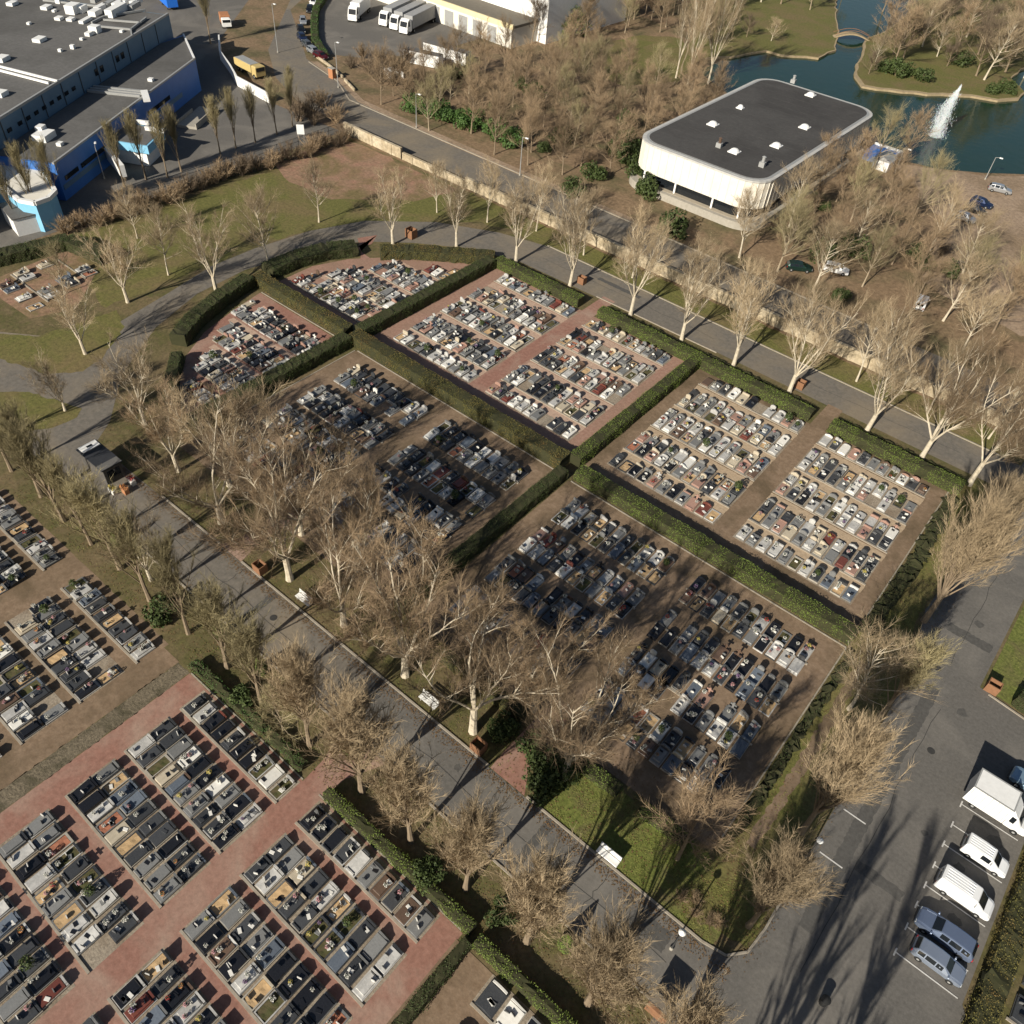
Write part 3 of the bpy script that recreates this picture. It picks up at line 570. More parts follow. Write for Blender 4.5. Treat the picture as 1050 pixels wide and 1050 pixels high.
SHR = {'brown': [shrub_mesh(200+i, False, twig_red).mesh("twigs") for i in range(3)], 'dark': [shrub_mesh(210+i, False, twig_dark).mesh("twigs") for i in range(2)], 'ever': [shrub_mesh(220+i, True, leaf_dark).mesh("foliage") for i in range(3)], 'laurel': [shrub_mesh(230+i, True, leaf_laurel).mesh("foliage") for i in range(2)]}
SN = [0]
def shrub(k, x, y, s, label, group=None, hz=1.0):
    SN[0] += 1; me = SHR[k][SN[0] % len(SHR[k])]; o = link(me, {"brown": "bare_shrub", "dark": "bare_shrub", "ever": "evergreen_shrub", "laurel": "laurel_shrub"}[k])
    o.location = (x, y, 0); o.scale = (s, s, s*hz); o.rotation_euler = (0, 0, random.uniform(0, 6.28)); return tag(o, label, "shrub", group)
rs = random.Random(5)
for i, (u, v) in enumerate([(420, 112), (430, 116), (440, 119), (450, 122), (460, 126), (470, 130), (480, 134), (486, 128), (505, 138), (515, 146), (525, 150), (475, 124)]):
    shrub('laurel', *P(u, v), rs.uniform(1.6, 2.2), f"glossy green laurel shrub beside the public road, {ORD[i+1]} from the road bend", "laurel shrubs by the public road")
n = 0
for i in range(34):
    t = i/33; x, y = -126.5+rs.uniform(-1.2, 1.2)+t*2, 50+58*t*.98
    n += 1; shrub(rs.choice(('brown', 'brown', 'dark')), x, y, rs.uniform(1.5, 2.4), f"leafless reddish shrub along the yard fence, {ORD[n]} from the white hut", "shrubs along the factory fence")
for i, (u, v) in enumerate([(372, 60), (385, 66), (396, 70), (410, 78), (378, 76), (392, 84), (404, 88), (415, 66), (425, 84), (436, 90), (446, 100), (360, 70), (330, 110), (318, 120), (306, 124), (345, 126), (322, 128), (420, 98), (432, 104), (470, 78), (480, 88), (500, 92), (455, 84)]):
    shrub('dark' if i % 3 else 'brown', *P(u, v), rs.uniform(1.8, 3.0), f"dark leafless bush near the public road bend, {ORD[i+1]} of the thicket", "thicket at the road bend")
for i, (u, v) in enumerate([(635, 165), (650, 170), (655, 185), (640, 150), (660, 200), (610, 185), (575, 145), (590, 200), (530, 90), (545, 100), (690, 240), (860, 255), (848, 268), (880, 262), (590, 25), (580, 35), (600, 18), (1030, 95), (1015, 97), (1035, 98), (905, 75), (918, 80), (930, 78), (945, 84), (985, 68)]):
    shrub('ever', *P(u, v), rs.uniform(1.6, 2.8) if i not in (14, 15, 16) else 4.2, f"dark evergreen bush in the park round the white building, {ORD[i+1]}", "evergreen bushes in the park")
n = 0
for _ in range(60):
    x = rs.uniform(-135, 10); y = rs.uniform(122, 190)
    if inwood(x, y):
        n += 1
        shrub(rs.choice(('brown', 'brown', 'ever', 'dark')), x, y, rs.uniform(1.0, 1.9), f"low bush in the undergrowth of the wood beyond the wall, {ORD[n] if n < 50 else 'last'}", "undergrowth bushes in the wood")
    if n >= 46: break
for i, (x, y, s) in enumerate([(-17.0, 30.8, 1.5), (-15.0, 30.0, 1.9), (-14.6, 28.6, 1.5), (-10, 18.4, 1.2), (-16.6, 17, 1.2), (-52.5, 17.4, 1.6), (-39.8, 17.2, 1.1), (-20.5, 30.2, 1.2)]):
    shrub('ever', x, y, s, f"rounded dark evergreen shrub near the avenue, {ORD[i+1]} of the loose shrubs", "loose shrubs by the avenue")
for i, (x, y) in enumerate([(-.6, 28.5), (.3, 29.2), (.9, 28.2), (2.0, 28.4), (2.6, 28.9), (-26, 31), (-33, 30.6), (-44, 30), (-36, 31.2)]):
    shrub('brown', x, y, .75, f"small brown winter flower bed bush on the lawn, {ORD[i+1]} from the corner lamp", "small brown bushes on the lawns", .7)
cone = MB(); cone.lathe([(.12, 0), (.12, .12), (.62, .2), (.66, .5), (.5, 1.1), (.28, 1.8), (.03, 2.3)], m=hedge_core, sides=14)
th_ = RNG.uniform(0, 6.28, 1500); zz = RNG.uniform(.15, 2.3, 1500); rr_ = np.interp(zz, [.15, .5, 1.1, 1.8, 2.3], [.6, .67, .51, .29, .04])
cone.leaves(np.stack([rr_*np.cos(th_), rr_*np.sin(th_), zz], 1), np.stack([np.cos(th_), np.sin(th_), th_*0+.3], 1), .055, leaf_green); cme = cone.mesh("clipped_cone")
for i, x in enumerate((-5.4, -41.0, -29.0, -47.0, -64.0)):
    o = link(cme, "topiary_cone"); o.location = (x, 19.9, 0); tag(o, f"cone-shaped clipped evergreen on the verge below the avenue, {ORD[i+1]} listed from the corner" if i else "cone-shaped clipped evergreen between the poplars nearest the corner", "shrub", "clipped cones along the avenue")
# ------------------------------------------------------------------ graves
def xzprism(b, poly, y0, y1, m=None):
    n = len(poly); vs = [(x, y0, z) for x, z in poly]+[(x, y1, z) for x, z in poly]
    b.add(vs, [tuple(range(n)), tuple(range(2*n-1, n-1, -1))]+[(i, n+i, n+(i+1) % n, (i+1) % n) for i in range(n)], m)
GW, GL = 1.0, 2.0
def base_t(v):
    b = MB(); w, l = GW/2, GL/2; h = (.16, .2, .12)[v]; t = .09
    b.box(-w, w, -l, -l+t, 0, h); b.box(-w, w, l-t*2, l, 0, h); b.box(-w, -w+t, -l+t, l-t*2, 0, h); b.box(w-t, w, -l+t, l-t*2, 0, h); return b
def slab_t(v):
    b = MB(); w, l = GW/2-.05, GL/2
    if v == 0: b.box(-w, w, -l+.05, l-.22, .02, .36, None, .03)
    elif v == 1:      # gently ridged
        y0, y1 = -l+.05, l-.22; vs = [(-w, y0, .02), (w, y0, .02), (w, y1, .02), (-w, y1, .02), (-w, y0, .3), (w, y0, .3), (w, y1, .36), (-w, y1, .36), (0, y0+.04, .38), (0, y1-.02, .46)]
        b.add(vs, [(0, 1, 5, 4), (1, 2, 6, 5), (2, 3, 7, 6), (3, 0, 4, 7), (4, 5, 8), (5, 6, 9, 8), (6, 7, 9), (7, 4, 8, 9)])
    elif v == 2:      # two steps with a stepped foot
        b.box(-w, w, -l+.05, l-.22, .02, .24, None, .02); b.box(-w+.1, w-.1, -l+.3, l-.3, .242, .40, None, .03)
    elif v == 3:      # sloping slab with foot block
        y0, y1 = -l+.26, l-.22; vs = [(-w, y0, .02), (w, y0, .02), (w, y1, .02), (-w, y1, .02), (-w, y0, .26), (w, y0, .26), (w, y1, .44), (-w, y1, .44)]
        b.add(vs, [(4, 5, 6, 7), (0, 1, 5, 4), (1, 2, 6, 5), (2, 3, 7, 6), (3, 0, 4, 7)]); b.box(-w+.1, w-.1, -l+.06, -l+.22, .02, .34, None, .02)
    else:             # low fill (sand, soil, gravel), heaped
        n = 5; y0, y1 = -l+.1, l-.2; W = w-.05
        vs = [(-W+2*W*i/4, y0+(y1-y0)*j/n, .09+.07*math.sin(math.pi*(i+.01)/4)*(.6+.4*math.sin(j*2.1+i))) for j in range(n+1) for i in range(5)]
        b.add(vs, [(j*5+i, j*5+i+1, (j+1)*5+i+1, (j+1)*5+i) for j in range(n) for i in range(4)])
    return b
def stone_t(v):
    b = MB(); y1 = GL/2-.02; y0 = y1-.15
    P_ = {0: [(-.46, .05), (.46, .05), (.46, .78), (-.46, .78)],
     1: [(-.42, .05), (.42, .05), (.42, .68), (.30, .82), (.12, .9), (-.12, .9), (-.30, .82), (-.42, .68)],
     2: [(-.47, .05), (.47, .05), (.47, .58), (.36, .62), (.30, .80), (-.30, .80), (-.36, .62), (-.47, .58)],
     3: [(-.46, .05), (.46, .05), (.46, .56), (.2, .66), (-.1, .84), (-.34, .9), (-.46, .86)],
     4: [(-.30, .05), (.30, .05), (.33, .9), (.18, 1.05), (0, 1.1), (-.18, 1.05), (-.33, .9)],
     5: [(-.46, .05), (.46, .05), (.46, .62), (0, .86), (-.46, .62)]}
    if v in P_: xzprism(b, P_[v], y0, y1)
    elif v == 6:      # upright cross on a block
        b.box(-.4, .4, y0-.05, y1, .05, .4); xzprism(b, [(-.09, .4), (.09, .4), (.09, .86), (.3, .86), (.3, 1.02), (.09, 1.02), (.09, 1.25), (-.09, 1.25), (-.09, 1.02), (-.3, 1.02), (-.3, .86), (-.09, .86)], y0+.02, y1-.03)
    else:             # wide double stele
        xzprism(b, [(-.48, .05), (-.04, .05), (-.04, .85), (-.26, .95), (-.48, .85)], y0, y1); xzprism(b, [(0, .05), (.48, .05), (.48, .7), (.2, .82), (0, .86)], y0+.01, y1+.01)
    return b
BASES = [base_t(i) for i in range(3)]; SLABS = [slab_t(i) for i in range(5)]; STONES = [stone_t(i) for i in range(8)]
def plaque_t(v):
    b = MB()
    if v == 0: b.box(-.16, .16, -.03, .03, 0, .24)
    elif v == 1: xzprism(b, [(-.14, 0), (.14, 0), (.17, .16), (.08, .26), (-.08, .26), (-.17, .16)], -.03, .03)
    else: b.box(-.2, .2, -.13, .13, 0, .05, None, .012)
    return b
PLAQ = [plaque_t(i) for i in range(3)]
def flower_t(k, seed):
    global RNG
    RNG = np.random.default_rng(seed); b = MB(); b.lathe([(.10, 0), (.14, .17), (.15, .19)], m=GM['mid grey'], sides=8)
    d = RNG.normal(size=(46, 3)); d /= np.linalg.norm(d, axis=1)[:, None]; b.leaves(d*.16+np.array([0, 0, .3]), d, .05, leaf_laurel)
    d = RNG.normal(size=(60, 3)); d[:, 2] = abs(d[:, 2])*.9; d /= np.linalg.norm(d, axis=1)[:, None]; b.leaves(d*.21+np.array([0, 0, .30]), d, .055, petals[k]); return b
FLOW = [flower_t(k, 300+k) for k in range(6)]
bush_t = MB(); RNG = np.random.default_rng(9); d = RNG.normal(size=(220, 3)); d /= np.linalg.norm(d, axis=1)[:, None]; bush_t.leaves(d*np.array([.35, .35, .4])*RNG.uniform(.6, 1, (220, 1))+np.array([0, 0, .45]), d, .07, leaf_dark)
me_base = [b.mesh("kerb") for b in BASES]; me_slab = [b.mesh("slab") for b in SLABS]; me_stone = [b.mesh("headstone") for b in STONES]; me_plaq = [b.mesh("plaque") for b in PLAQ]; me_flow = [b.mesh("flower_pot") for b in FLOW]; me_bush = bush_t.mesh("grave_shrub")
CW = {'light grey': 'pale grey', 'mid grey': 'grey', 'dark grey': 'charcoal', 'black': 'black', 'white': 'white', 'cream': 'cream', 'pink': 'pinkish', 'red': 'reddish', 'blue grey': 'bluish', 'brown': 'brown'}
SW = {'near': (['light grey', 'mid grey', 'dark grey', 'black', 'cream', 'blue grey', 'red', 'brown', 'white'], [19, 21, 29, 17, 2, 7, 2, 3, 3]),
      'shade': (['light grey', 'mid grey', 'dark grey', 'black', 'cream', 'blue grey', 'red', 'brown', 'white', 'pink'], [17, 20, 24, 14, 3, 8, 4, 4, 5, 2]),
      'sunny': (['light grey', 'mid grey', 'dark grey', 'black', 'cream', 'blue grey', 'red', 'brown', 'white', 'pink'], [25, 22, 15, 8, 8, 4, 3, 4, 7, 7])}
rows = []   # plot, side, reverse (count from high x), style, x0, x1, y centre, pitch, fill chance, row number
def plot(name, side, rev, style, x0, x1, feet, pitch=1.25, skip=.03, fill=.14):
    for r, yf in enumerate(feet):
        X0, X1 = (x0, x1) if not callable(x0) else x0(yf)
        rows.append((name, side, rev, style, X0, X1, yf+GL/2, pitch, skip, fill, r+1))
nearfeet = [12.95, 9.6, 7.5, 4.3, 2.2, -1.5, -3.6, -6.9, -9.0]
GAP = 1
plot("red-path plot", "the red path", False, 'near', -27.5, -14.0, nearfeet)
plot("rubble-strip plot", "the red path", True, 'near', -43.0, -30.1, nearfeet)
plot("bottom corner plot", "the dark hedge", False, 'near', -8.2, 6, [12.6, 9.0, 6.7], 1.6)
plot("dirt-path plot", "the rubble strip", True, 'near', -62.8, -50.0, [13.1, 9.6, 7.5, 4.3, 2.2, -1.5, -3.6], 1.25, .1)
plot("far-left plot", "the dirt path", True, 'near', -80, -66.2, [13.15, 9.6, 7.5, 4.3, 2.2])
midfeet = [56.0, 53.9, 50.0, 47.9, 44.4, 42.3, 38.8, 36.7]
plot("lawn-side shaded plot", "the middle path", False, 'shade', -16.5, -2.7, midfeet)
plot("hedge-side shaded plot", "the middle path", True, 'shade', -33.2, -19.2, midfeet)
plot("inner shaded plot", "the middle path", False, 'shade', -53.3, -39.6, midfeet)
plot("outer shaded plot", "the middle path", True, 'shade', -69.4, -56.0, midfeet)
sunfeet = [88.2, 84.05, 81.95, 78.2, 76.1, 72.0, 69.9, 66.2]
plot("right sunny plot", "the middle path", False, 'sunny', -16.5, -2.4, sunfeet)
plot("left sunny plot", "the middle path", True, 'sunny', -34.0, -19.2, sunfeet)
plot("near red paved plot", "the middle path", False, 'sunny', -53.8, -39.9, sunfeet)
plot("far red paved plot", "the middle path", True, 'sunny', -70.8, -56.6, sunfeet)
plot("upper fan plot", "the hedge", True, 'sunny', lambda y: (-92+max(0, y-66)*.52+max(0, y-79)*.9, -76.3), 0, [65.7, 67.75, 70.7, 72.75, 76.5, 78.55, 82.3, 84.35])
plot("lower fan plot", "the hedge", True, 'sunny', lambda y: (-91.6+max(0, 55-y)*.62, -75.8), 0, [56.3, 54.25, 50.6, 48.55, 45.0, 42.95, 39.6])
plot("isolated far plot", "the dark hedge", False, 'sunny', lambda y: (-120.6, -110.5+(38-y)*.3), 0, [45.2, 41.9, 38.4, 35.4], 1.5, .35)
plot("outside plot", "the bronze hedge", False, 'near', 22.2, 30, [43.5, 40.4, 37.4, 34.2], 1.3)
rg = random.Random(21); G = []
for (name, side, rev, style, x0, x1, yc, pitch, skip, fill, r) in rows:
    n = int((x1-x0)/pitch); pt = (x1-x0)/max(n, 1)
    for i in range(n):
        xc = x0+pt*(i+.5)
        if rg.random() < skip: continue
        u, v = proj(xc, yc)
        if not (-22 < u < 1072 and -12 < v < 1075): continue
        num = (n-i) if rev else i+1
        cs, ws = SW[style]; g = dict(x=xc+rg.uniform(-.04, .04), y=yc+rg.uniform(-.06, .06), sx=pt/GW*rg.uniform(.78, .9), name=name, side=side, num=num, row=r, style=style)
        g['kind'] = 'fill' if rg.random() < fill else 'tomb'
        g['c'] = rg.choices(cs, ws)[0]; g['s'] = g['c'] if rg.random() < .5 else rg.choices(cs, ws)[0] if style != 'sunny' or rg.random() < .5 else rg.choice(['white', 'light grey', 'light grey', 'cream', 'mid grey', 'pink'])
        g['k'] = rg.choice([concrete, GM['dark grey'], GM['light grey'], concrete, GM['mid grey']]) if rg.random() < .75 else GM[g['c']]
        g['fm'] = rg.choices([sandfill, soilfill, gravefill_red], [6, 4, 1])[0]
        g['bv'] = rg.randrange(3); g['sv'] = rg.randrange(4); g['tv'] = rg.choices(range(8), [24, 16, 14, 12, 6, 8, 4, 6] if style == 'near' else [20, 18, 12, 12, 14, 8, 7, 6])[0]
        g['th'] = rg.uniform(.5, .78) if style == 'near' else rg.uniform(.58, .98) if style == 'sunny' else rg.uniform(.65, 1.0)
        g['stone'] = rg.random() < (.5 if g['kind'] == 'fill' else .95)
        g['pl'] = [(rg.randrange(3), rg.uniform(-.3, .3), rg.uniform(-.75, .6), rg.uniform(-.5, .5), rg.choice(['black', 'dark grey', 'white', 'black', 'white', 'mid grey'])) for _ in range(rg.choices((0, 1, 2, 3, 4), (2, 3, 4, 3, 2))[0])]
        g['fl'] = [(rg.choices(range(6), (9, 2, 1, 1, .5, .5))[0], rg.uniform(-.28, .28), rg.uniform(-.8, .65), rg.uniform(.65, 1.1)) for _ in range(rg.choices((0, 1, 2, 3), (8, 5, 3, 1))[0])]
        g['bush'] = rg.random() < .04
        G.append(g)
G.sort(key=lambda g: g['x']**2+g['y']**2)
NEAR = 300; nfl = 0; DG = MB(); DF = MB()
GROUP = {"red-path plot": "graves"}
for idx, g in enumerate(G):
    ztop = {0: .36, 1: .42, 2: .40, 3: .36}[g['sv']] if g['kind'] == 'tomb' else .14
    place = f"{ORD[g['num']]} from {g['side']}, {ORD[g['row']]} row, {g['name']}"
    if idx < NEAR:
        CW.update({'light grey': 'pale'}); what = f"{CW[g['c']]} tomb" if g['kind'] == 'tomb' else {"ochre sand fill": "sand-filled grave", "planted soil": "earth-filled grave", "red gravel fill": "gravel-filled grave"}[g['fm'].name]
        wi = f" with {CW[g['s']]} headstone" if g['stone'] and g['kind'] == 'tomb' else ""
        o = link(me_base[g['bv']], "grave", None, g['k']); o.location = (g['x'], g['y'], 0); o.scale = (g['sx'], 1, 1)
        tag(o, f"{what}{wi}, {place}", "grave", "graves in the "+g['name'])
        link(me_slab[g['sv'] if g['kind'] == 'tomb' else 4], "slab" if g['kind'] == 'tomb' else "fill", o, GM[g['c']] if g['kind'] == 'tomb' else g['fm'])
        if g['stone']: s = link(me_stone[g['tv']], "headstone", o, GM[g['s']]); s.scale = (.98, 1, g['th'])
        for (v, x, y, rz, c) in g['pl'][:3]:
            p = link(me_plaq[v], "plaque", o, GM[c]); p.location = (x, y*.9, ztop); p.rotation_euler = (0, 0, rz)
    else:
        M = Matrix.Translation((g['x'], g['y'], 0)) @ Matrix.Diagonal((g['sx'], 1, 1, 1))
        DG.merge(BASES[g['bv']], M, g['k']); DG.merge(SLABS[g['sv'] if g['kind'] == 'tomb' else 4], M, GM[g['c']] if g['kind'] == 'tomb' else g['fm'])
        if g['stone']: DG.merge(STONES[g['tv']], M @ Matrix.Diagonal((.98, 1, g['th'], 1)), GM[g['s']])
        for (v, x, y, rz, c) in g['pl']: DG.merge(PLAQ[v], M @ Matrix.Translation((x, y*.9, ztop)) @ Matrix.Rotation(rz, 4, 'Z'), GM[c])
    for j, (k, x, y, s) in enumerate(g['fl']):
        X, Y = g['x']+x*g['sx'], g['y']+y*.9
        if idx < NEAR and j == 0 and nfl < 160:
            nfl += 1; o = link(me_flow[k], "flower_pot"); o.location = (X, Y, ztop); o.scale = (s, s, s)
            tag(o, f"{PETN[k]} flowers on the grave {place}", "flowers", "flower pots on the graves")
        else: DF.merge(FLOW[k], Matrix.Translation((X, Y, ztop)) @ Matrix.Scale(s, 4))
    if g['bush']:
        DF.merge(bush_t, Matrix.Translation((g['x'], g['y']-.2, ztop)) @ Matrix.Scale(rg.uniform(.9, 1.6), 4))
RNG = np.random.default_rng(5); LV = MB(); n = 16000
rx = RNG.uniform(-82, 6, n); ry = np.where(RNG.uniform(size=n) < .55, RNG.uniform(26.9, 36, n), RNG.uniform(16.4, 22.0, n)); k = n//4
rx[:k] = RNG.uniform(-80, 5, k); ry[:k] = 26.7-np.abs(RNG.normal(0, .5, k)); rx[k:k+2500] = RNG.uniform(-.4, 6.2, 2500); ry[k:k+2500] = RNG.uniform(28, 94, 2500)
LV.leaves(np.stack([rx, ry, np.full(n, .075)], 1), np.tile([0, 0, 3.], (n, 1)), .07, mat("fallen leaves", (.17, .10, .045), (.12, .075, .035), .8, .9)); kind(LV.obj("fallen_leaves"), 'stuff')
TF = MB(); n = 26000; q = np.empty((n, 2)); A_ = [(-14, 3, 27.1, 33.2, 7000), (.3, 5.2, 30, 94, 7000), (-66, -15, 27.1, 35.5, 5000), (-78, 2, 16.4, 21.0, 4000), (12.4, 22, 66, 90, 1500), (-78, 3, 103, 108, 1500)]; k = 0
for (x0, x1, y0, y1, c) in A_: q[k:k+c, 0] = RNG.uniform(x0, x1, c); q[k:k+c, 1] = RNG.uniform(y0, y1, c); k += c
cl = np.sin(q[:, 0]*1.3+np.sin(q[:, 1]*.9)*2)+np.sin(q[:, 1]*1.7) ; q = q[cl > -.5]; n = len(q)
TF.cones(np.column_stack([q, np.full(n, .02)]), np.column_stack([RNG.normal(0, .45, (n, 2)), np.ones(n)]), RNG.uniform(.05, .12, n), .03, mat("grass tufts", (.15, .17, .035), (.20, .18, .06), .3, .9)); kind(TF.obj("grass_tufts"), 'stuff')
kind(DG.obj("distant_graves"), 'stuff'); kind(DF.obj("small_flowers"), 'stuff')
# pale edging slabs along the row paths
b = MB()
for (name, side, rev, style, x0, x1, yc, pitch, skip, fill, r) in rows:
    if style == 'near' and (r in (1, 3, 5, 7, 9)) or style != 'near' and r in (1, 3, 5, 7):
        b.box(x0-.1, x1+.1, yc-GL/2-.24, yc-GL/2-.04, 0, .12, kerbm)
kind(b.obj("edging_strip"), 'structure')
for (x0, x1, y0, y1) in [(-27.6, -13.9, 7.3, 11.75), (-27.6, -13.9, 12.85, 15.3), (-27.6, -13.9, 2.0, 6.45), (-27.6, -13.9, -3.8, .65), (-43.2, -30, 7.3, 11.75), (-43.2, -30, 12.85, 15.3), (-43.2, -30, 2.0, 6.45), (-43.2, -30, -3.8, .65), (-43.2, -30, -9.2, -4.75), (-27.6, -13.9, -9.2, -4.75),
    (-62.9, -50, 7.3, 11.75), (-62.9, -50, 2.0, 6.45), (-8.3, 6, 12.5, 14.9)]:
    zone("gravel_bed", rect(x0, x1, y0, y1), gravelbed)
for (x0, x1) in [(-16.6, -2.4), (-34, -19.1), (-53.6, -39.8), (-70.7, -56.4)]:
    for f in ((81.75, 86.2), (75.9, 80.3), (69.7, 74.1), (66.0, 68.4), (88.0, 90.4)): zone("gravel_bed", rect(x0, x1, *f), gravelbed)
    if x0 != -70.7:
        pass
aisle_pink = mat("pale pink aisle", (.37, .25, .185), (.43, .31, .23), 2, .95, .2, fine=3, famp=.2); aisle_tan = mat("pale tan aisle", (.35, .26, .17), (.42, .32, .215), 2, .95, .2, fine=3, famp=.2)
for (x0, x1, m) in [(-16.6, -2.3, aisle_tan), (-34, -19.1, aisle_tan), (-53.7, -39.8, aisle_pink), (-70.8, -56.4, aisle_pink)]:
    for y in (87.1, 81.0, 75.0, 69.05): zone("aisle", rect(x0, x1, y-.72, y+.7), m, wob=.06)
for (x0, x1, ys) in [(-86, -76.2, (75.6, 81.4)), (-91, -76.2, (70.2,)), (-90, -76, (53.4,)), (-86.5, -76, (47.7,))]:
    for y in ys: zone("aisle", rect(x0, x1, y-.5, y+.5), aisle_pink, wob=.06)
# ------------------------------------------------------------------ stone wall
def wall(pts, h, label, m=stonewall, wd=.45, name="stone_wall", cap=True, pil=5.2):
    o = None; b = MB(); cp = MB(); pl = MB()
    for a, c in zip(pts, pts[1:]):
        b.obox(a, c, wd, 0, h, m); l = math.hypot(c[0]-a[0], c[1]-a[1])
        if cap: cp.obox(a, c, wd+.12, h, h+.12, m)
        n = max(1, int(l/pil))
        for i in range(n):
            t = (i+.5)/n; q = (a[0]+(c[0]-a[0])*t, a[1]+(c[1]-a[1])*t); e = ((c[0]-a[0])/l*.22, (c[1]-a[1])/l*.22)
            pl.obox((q[0]-e[0], q[1]-e[1]), (q[0]+e[0], q[1]+e[1]), wd+.24, 0, h-.02, m)
    o = b.obj(name); tag(o, label, "wall")
    if cap: cp.obj("coping", o)
    if pil < 20: pl.obj("buttress", o); 
    return o
wall([(-128, 109.2), (-112, 109.0)], 1.9, "beige stone wall beside the clay field at the road bend")
wall([(-111.6, 109.0), (-96, 108.9)], 1.2, "lower stretch of stone wall beside the end of the clay field")
wall([(-95.6, 109.0), (-40, 109.1), (3, 109.3)], 1.8, "long beige stone wall between the upper path verge and the road")
wall([(-184.7, 121.8), (-176, 115.6), (-167.4, 111.9), (-160.7, 108.6), (-149, 107.6)], 2.0, "curved white wall beside the yellow lorry at the factory yard", white, .3, "white_wall", False, 99)
wall([(-164, 133.2), (-158, 131.6), (-150.5, 129.0)], .6, "low pale wall beside the public road bend", stonewall, .3, "stone_wall", False, 99)
wall([(-149, 128.2), (-143, 125.6)], .6, "low pale wall on the public road's far side, second piece", stonewall, .3, "stone_wall", False, 99)
# fence of the factory yard
o = empty("yard_fence", (-128, 70, 0)); tag(o, "dark railing fence between the factory yard and the clay field", "fence")
for y in np.arange(58, 109.1, 2.5):
    b = MB(); b.box(-.5, -.42, y-70-.04, y-70+.04, 0, 1.9, darkmetal); b.obj("post", o)
b = MB()
for z in (.2, 1.0, 1.75): b.box(-.485, -.435, -12, 39, z, z+.05, darkmetal)
for y in np.arange(58, 109, .25): b.box(-.47, -.45, y-70-.012, y-70+.012, .2, 1.8, darkmetal)
b.obj("railing", o)
# ------------------------------------------------------------------ white building
def rrect(x0, x1, y0, y1, r, n=7):
    o = []
    for cx, cy, a0 in ((x1-r, y0+r, -90), (x1-r, y1-r, 0), (x0+r, y1-r, 90), (x0+r, y0+r, 180)):
        for i in range(n): a = R(a0+90*i/(n-1)); o.append((cx+r*math.cos(a), cy+r*math.sin(a)))
    return o
bl = empty("white_building", (-63.5, 158, 0)); tag(bl, "large white flat-roofed building with rounded corners beside the lake", "building")
def bp(b, nm, par=bl, smooth=False):
    for i, v in enumerate(b.v): b.v[i] = (v[0]+63.5, v[1]-158, v[2])
    return b.obj(nm, par, smooth=smooth)
X0, X1, Y0, Y1 = -76.6, -50.4, 133.3, 184.5
b = MB(); b.prism(rrect(X0, X1, Y0, Y1, 4.5), 3.3, 8.0, cream); bp(b, "wall")
b = MB(); q = rrect(X0-.04, X1+.04, Y0-.04, Y1+.04, 4.5, 7); per = []
for a, c in zip(q, q[1:]+q[:1]):
    l = math.hypot(c[0]-a[0], c[1]-a[1]); n = max(1, int(l/1.55)) if l > 3 else 1
    for i in range(n): t = i/n; per.append((a[0]+(c[0]-a[0])*t, a[1]+(c[1]-a[1])*t, (c[0]-a[0])/l, (c[1]-a[1])/l))
for x, y, dx, dy in per: b.obox((x-dx*.05, y-dy*.05), (x+dx*.05, y+dy*.05), .10, 3.35, 7.95, cream)
bp(b, "panel_ribs")
b = MB(); b.prism(rrect(X0-.15, X1+.15, Y0-.15, Y1+.15, 4.6), 8.0, 8.3, mat("pale roof rim", (.48, .47, .44), (.38, .37, .35), 1.5, .7)); bp(b, "roof_edge")
b = MB(); b.prism(rrect(X0+.5, X1-.5, Y0+.5, Y1-.5, 4.0), 8.3, 8.34, metal); bp(b, "gutter")
b = MB(); b.prism(rrect(X0+1.0, X1-1.0, Y0+1.0, Y1-1.0, 3.6), 8.34, 8.42, roofdark); bp(b, "roof")
b = MB(); b.prism(rrect(X0+.9, X1-.9, Y0+.8, Y1-.9, 3.6), 1.3, 3.3, glass); bp(b, "recessed_window_band")
for x in (-73.3, -66.6, -58.8, -53.4): b = MB(); b.box(x-.16, x+.16, Y0+.25, Y0+.6, 1.3, 3.3, white); bp(b, "pillar")
for y in np.arange(141, 182, 8): b = MB(); b.box(X1-.85, X1-.5, y-.16, y+.16, 1.3, 3.3, white); bp(b, "pillar")
b = MB(); b.prism(rrect(X0-.9, X1+.9, Y0-1.2, Y1+.6, 4.8), 0, 1.3, concrete); bp(b, "plinth")
b = MB(); b.prism(rrect(X0+.2, X1-.2, Y0-.3, Y1-.3, 4.5), 1.3, 1.34, mat("plinth paving", (.42, .36, .27), (.34, .29, .22), 1.5, .9)); bp(b, "terrace")
b = MB()
for y in np.arange(Y0+3, Y1-2, 3.1): b.box(X0+1.6, X1-1.6, y-.05, y+.05, 8.42, 8.427, mat("roof seam", (.035, .034, .033), (.085, .08, .075), .7, .9))
bp(b, "roof_seams")
def skylight(u, v, s=1.0):
    x, y = P(u, v, 8.42); b = MB(); b.box(x-1.1*s, x+1.1*s, y-1.1*s, y+1.1*s, 8.42, 8.62, white); 
    b.lathe([(1.0*s, 8.62), (.9*s, 8.85), (.55*s, 9.05), (.1, 9.12)], x, y, 10, white); bp(b, "skylight")
for u, v in ((731, 128), (759, 111), (831, 98), (825, 131), (796, 150), (753, 156)): skylight(u, v, .85 if (u, v) != (759, 111) else .6)
for u, v, h in ((737, 151, 1.6), (781, 171, 1.7), (813, 85, 1.4)):
    x, y = P(u, v, 8.42); b = MB(); b.box(x-.5, x+.5, y-.4, y+.4, 8.42, 8.42+h*.5, metal); b.lathe([(.28, 8.42+h*.5), (.28, 8.42+h), (.4, 8.45+h), (.1, 8.6+h)], x, y, 8, GM["brown"] if u == 737 else metal); bp(b, "roof_vent")
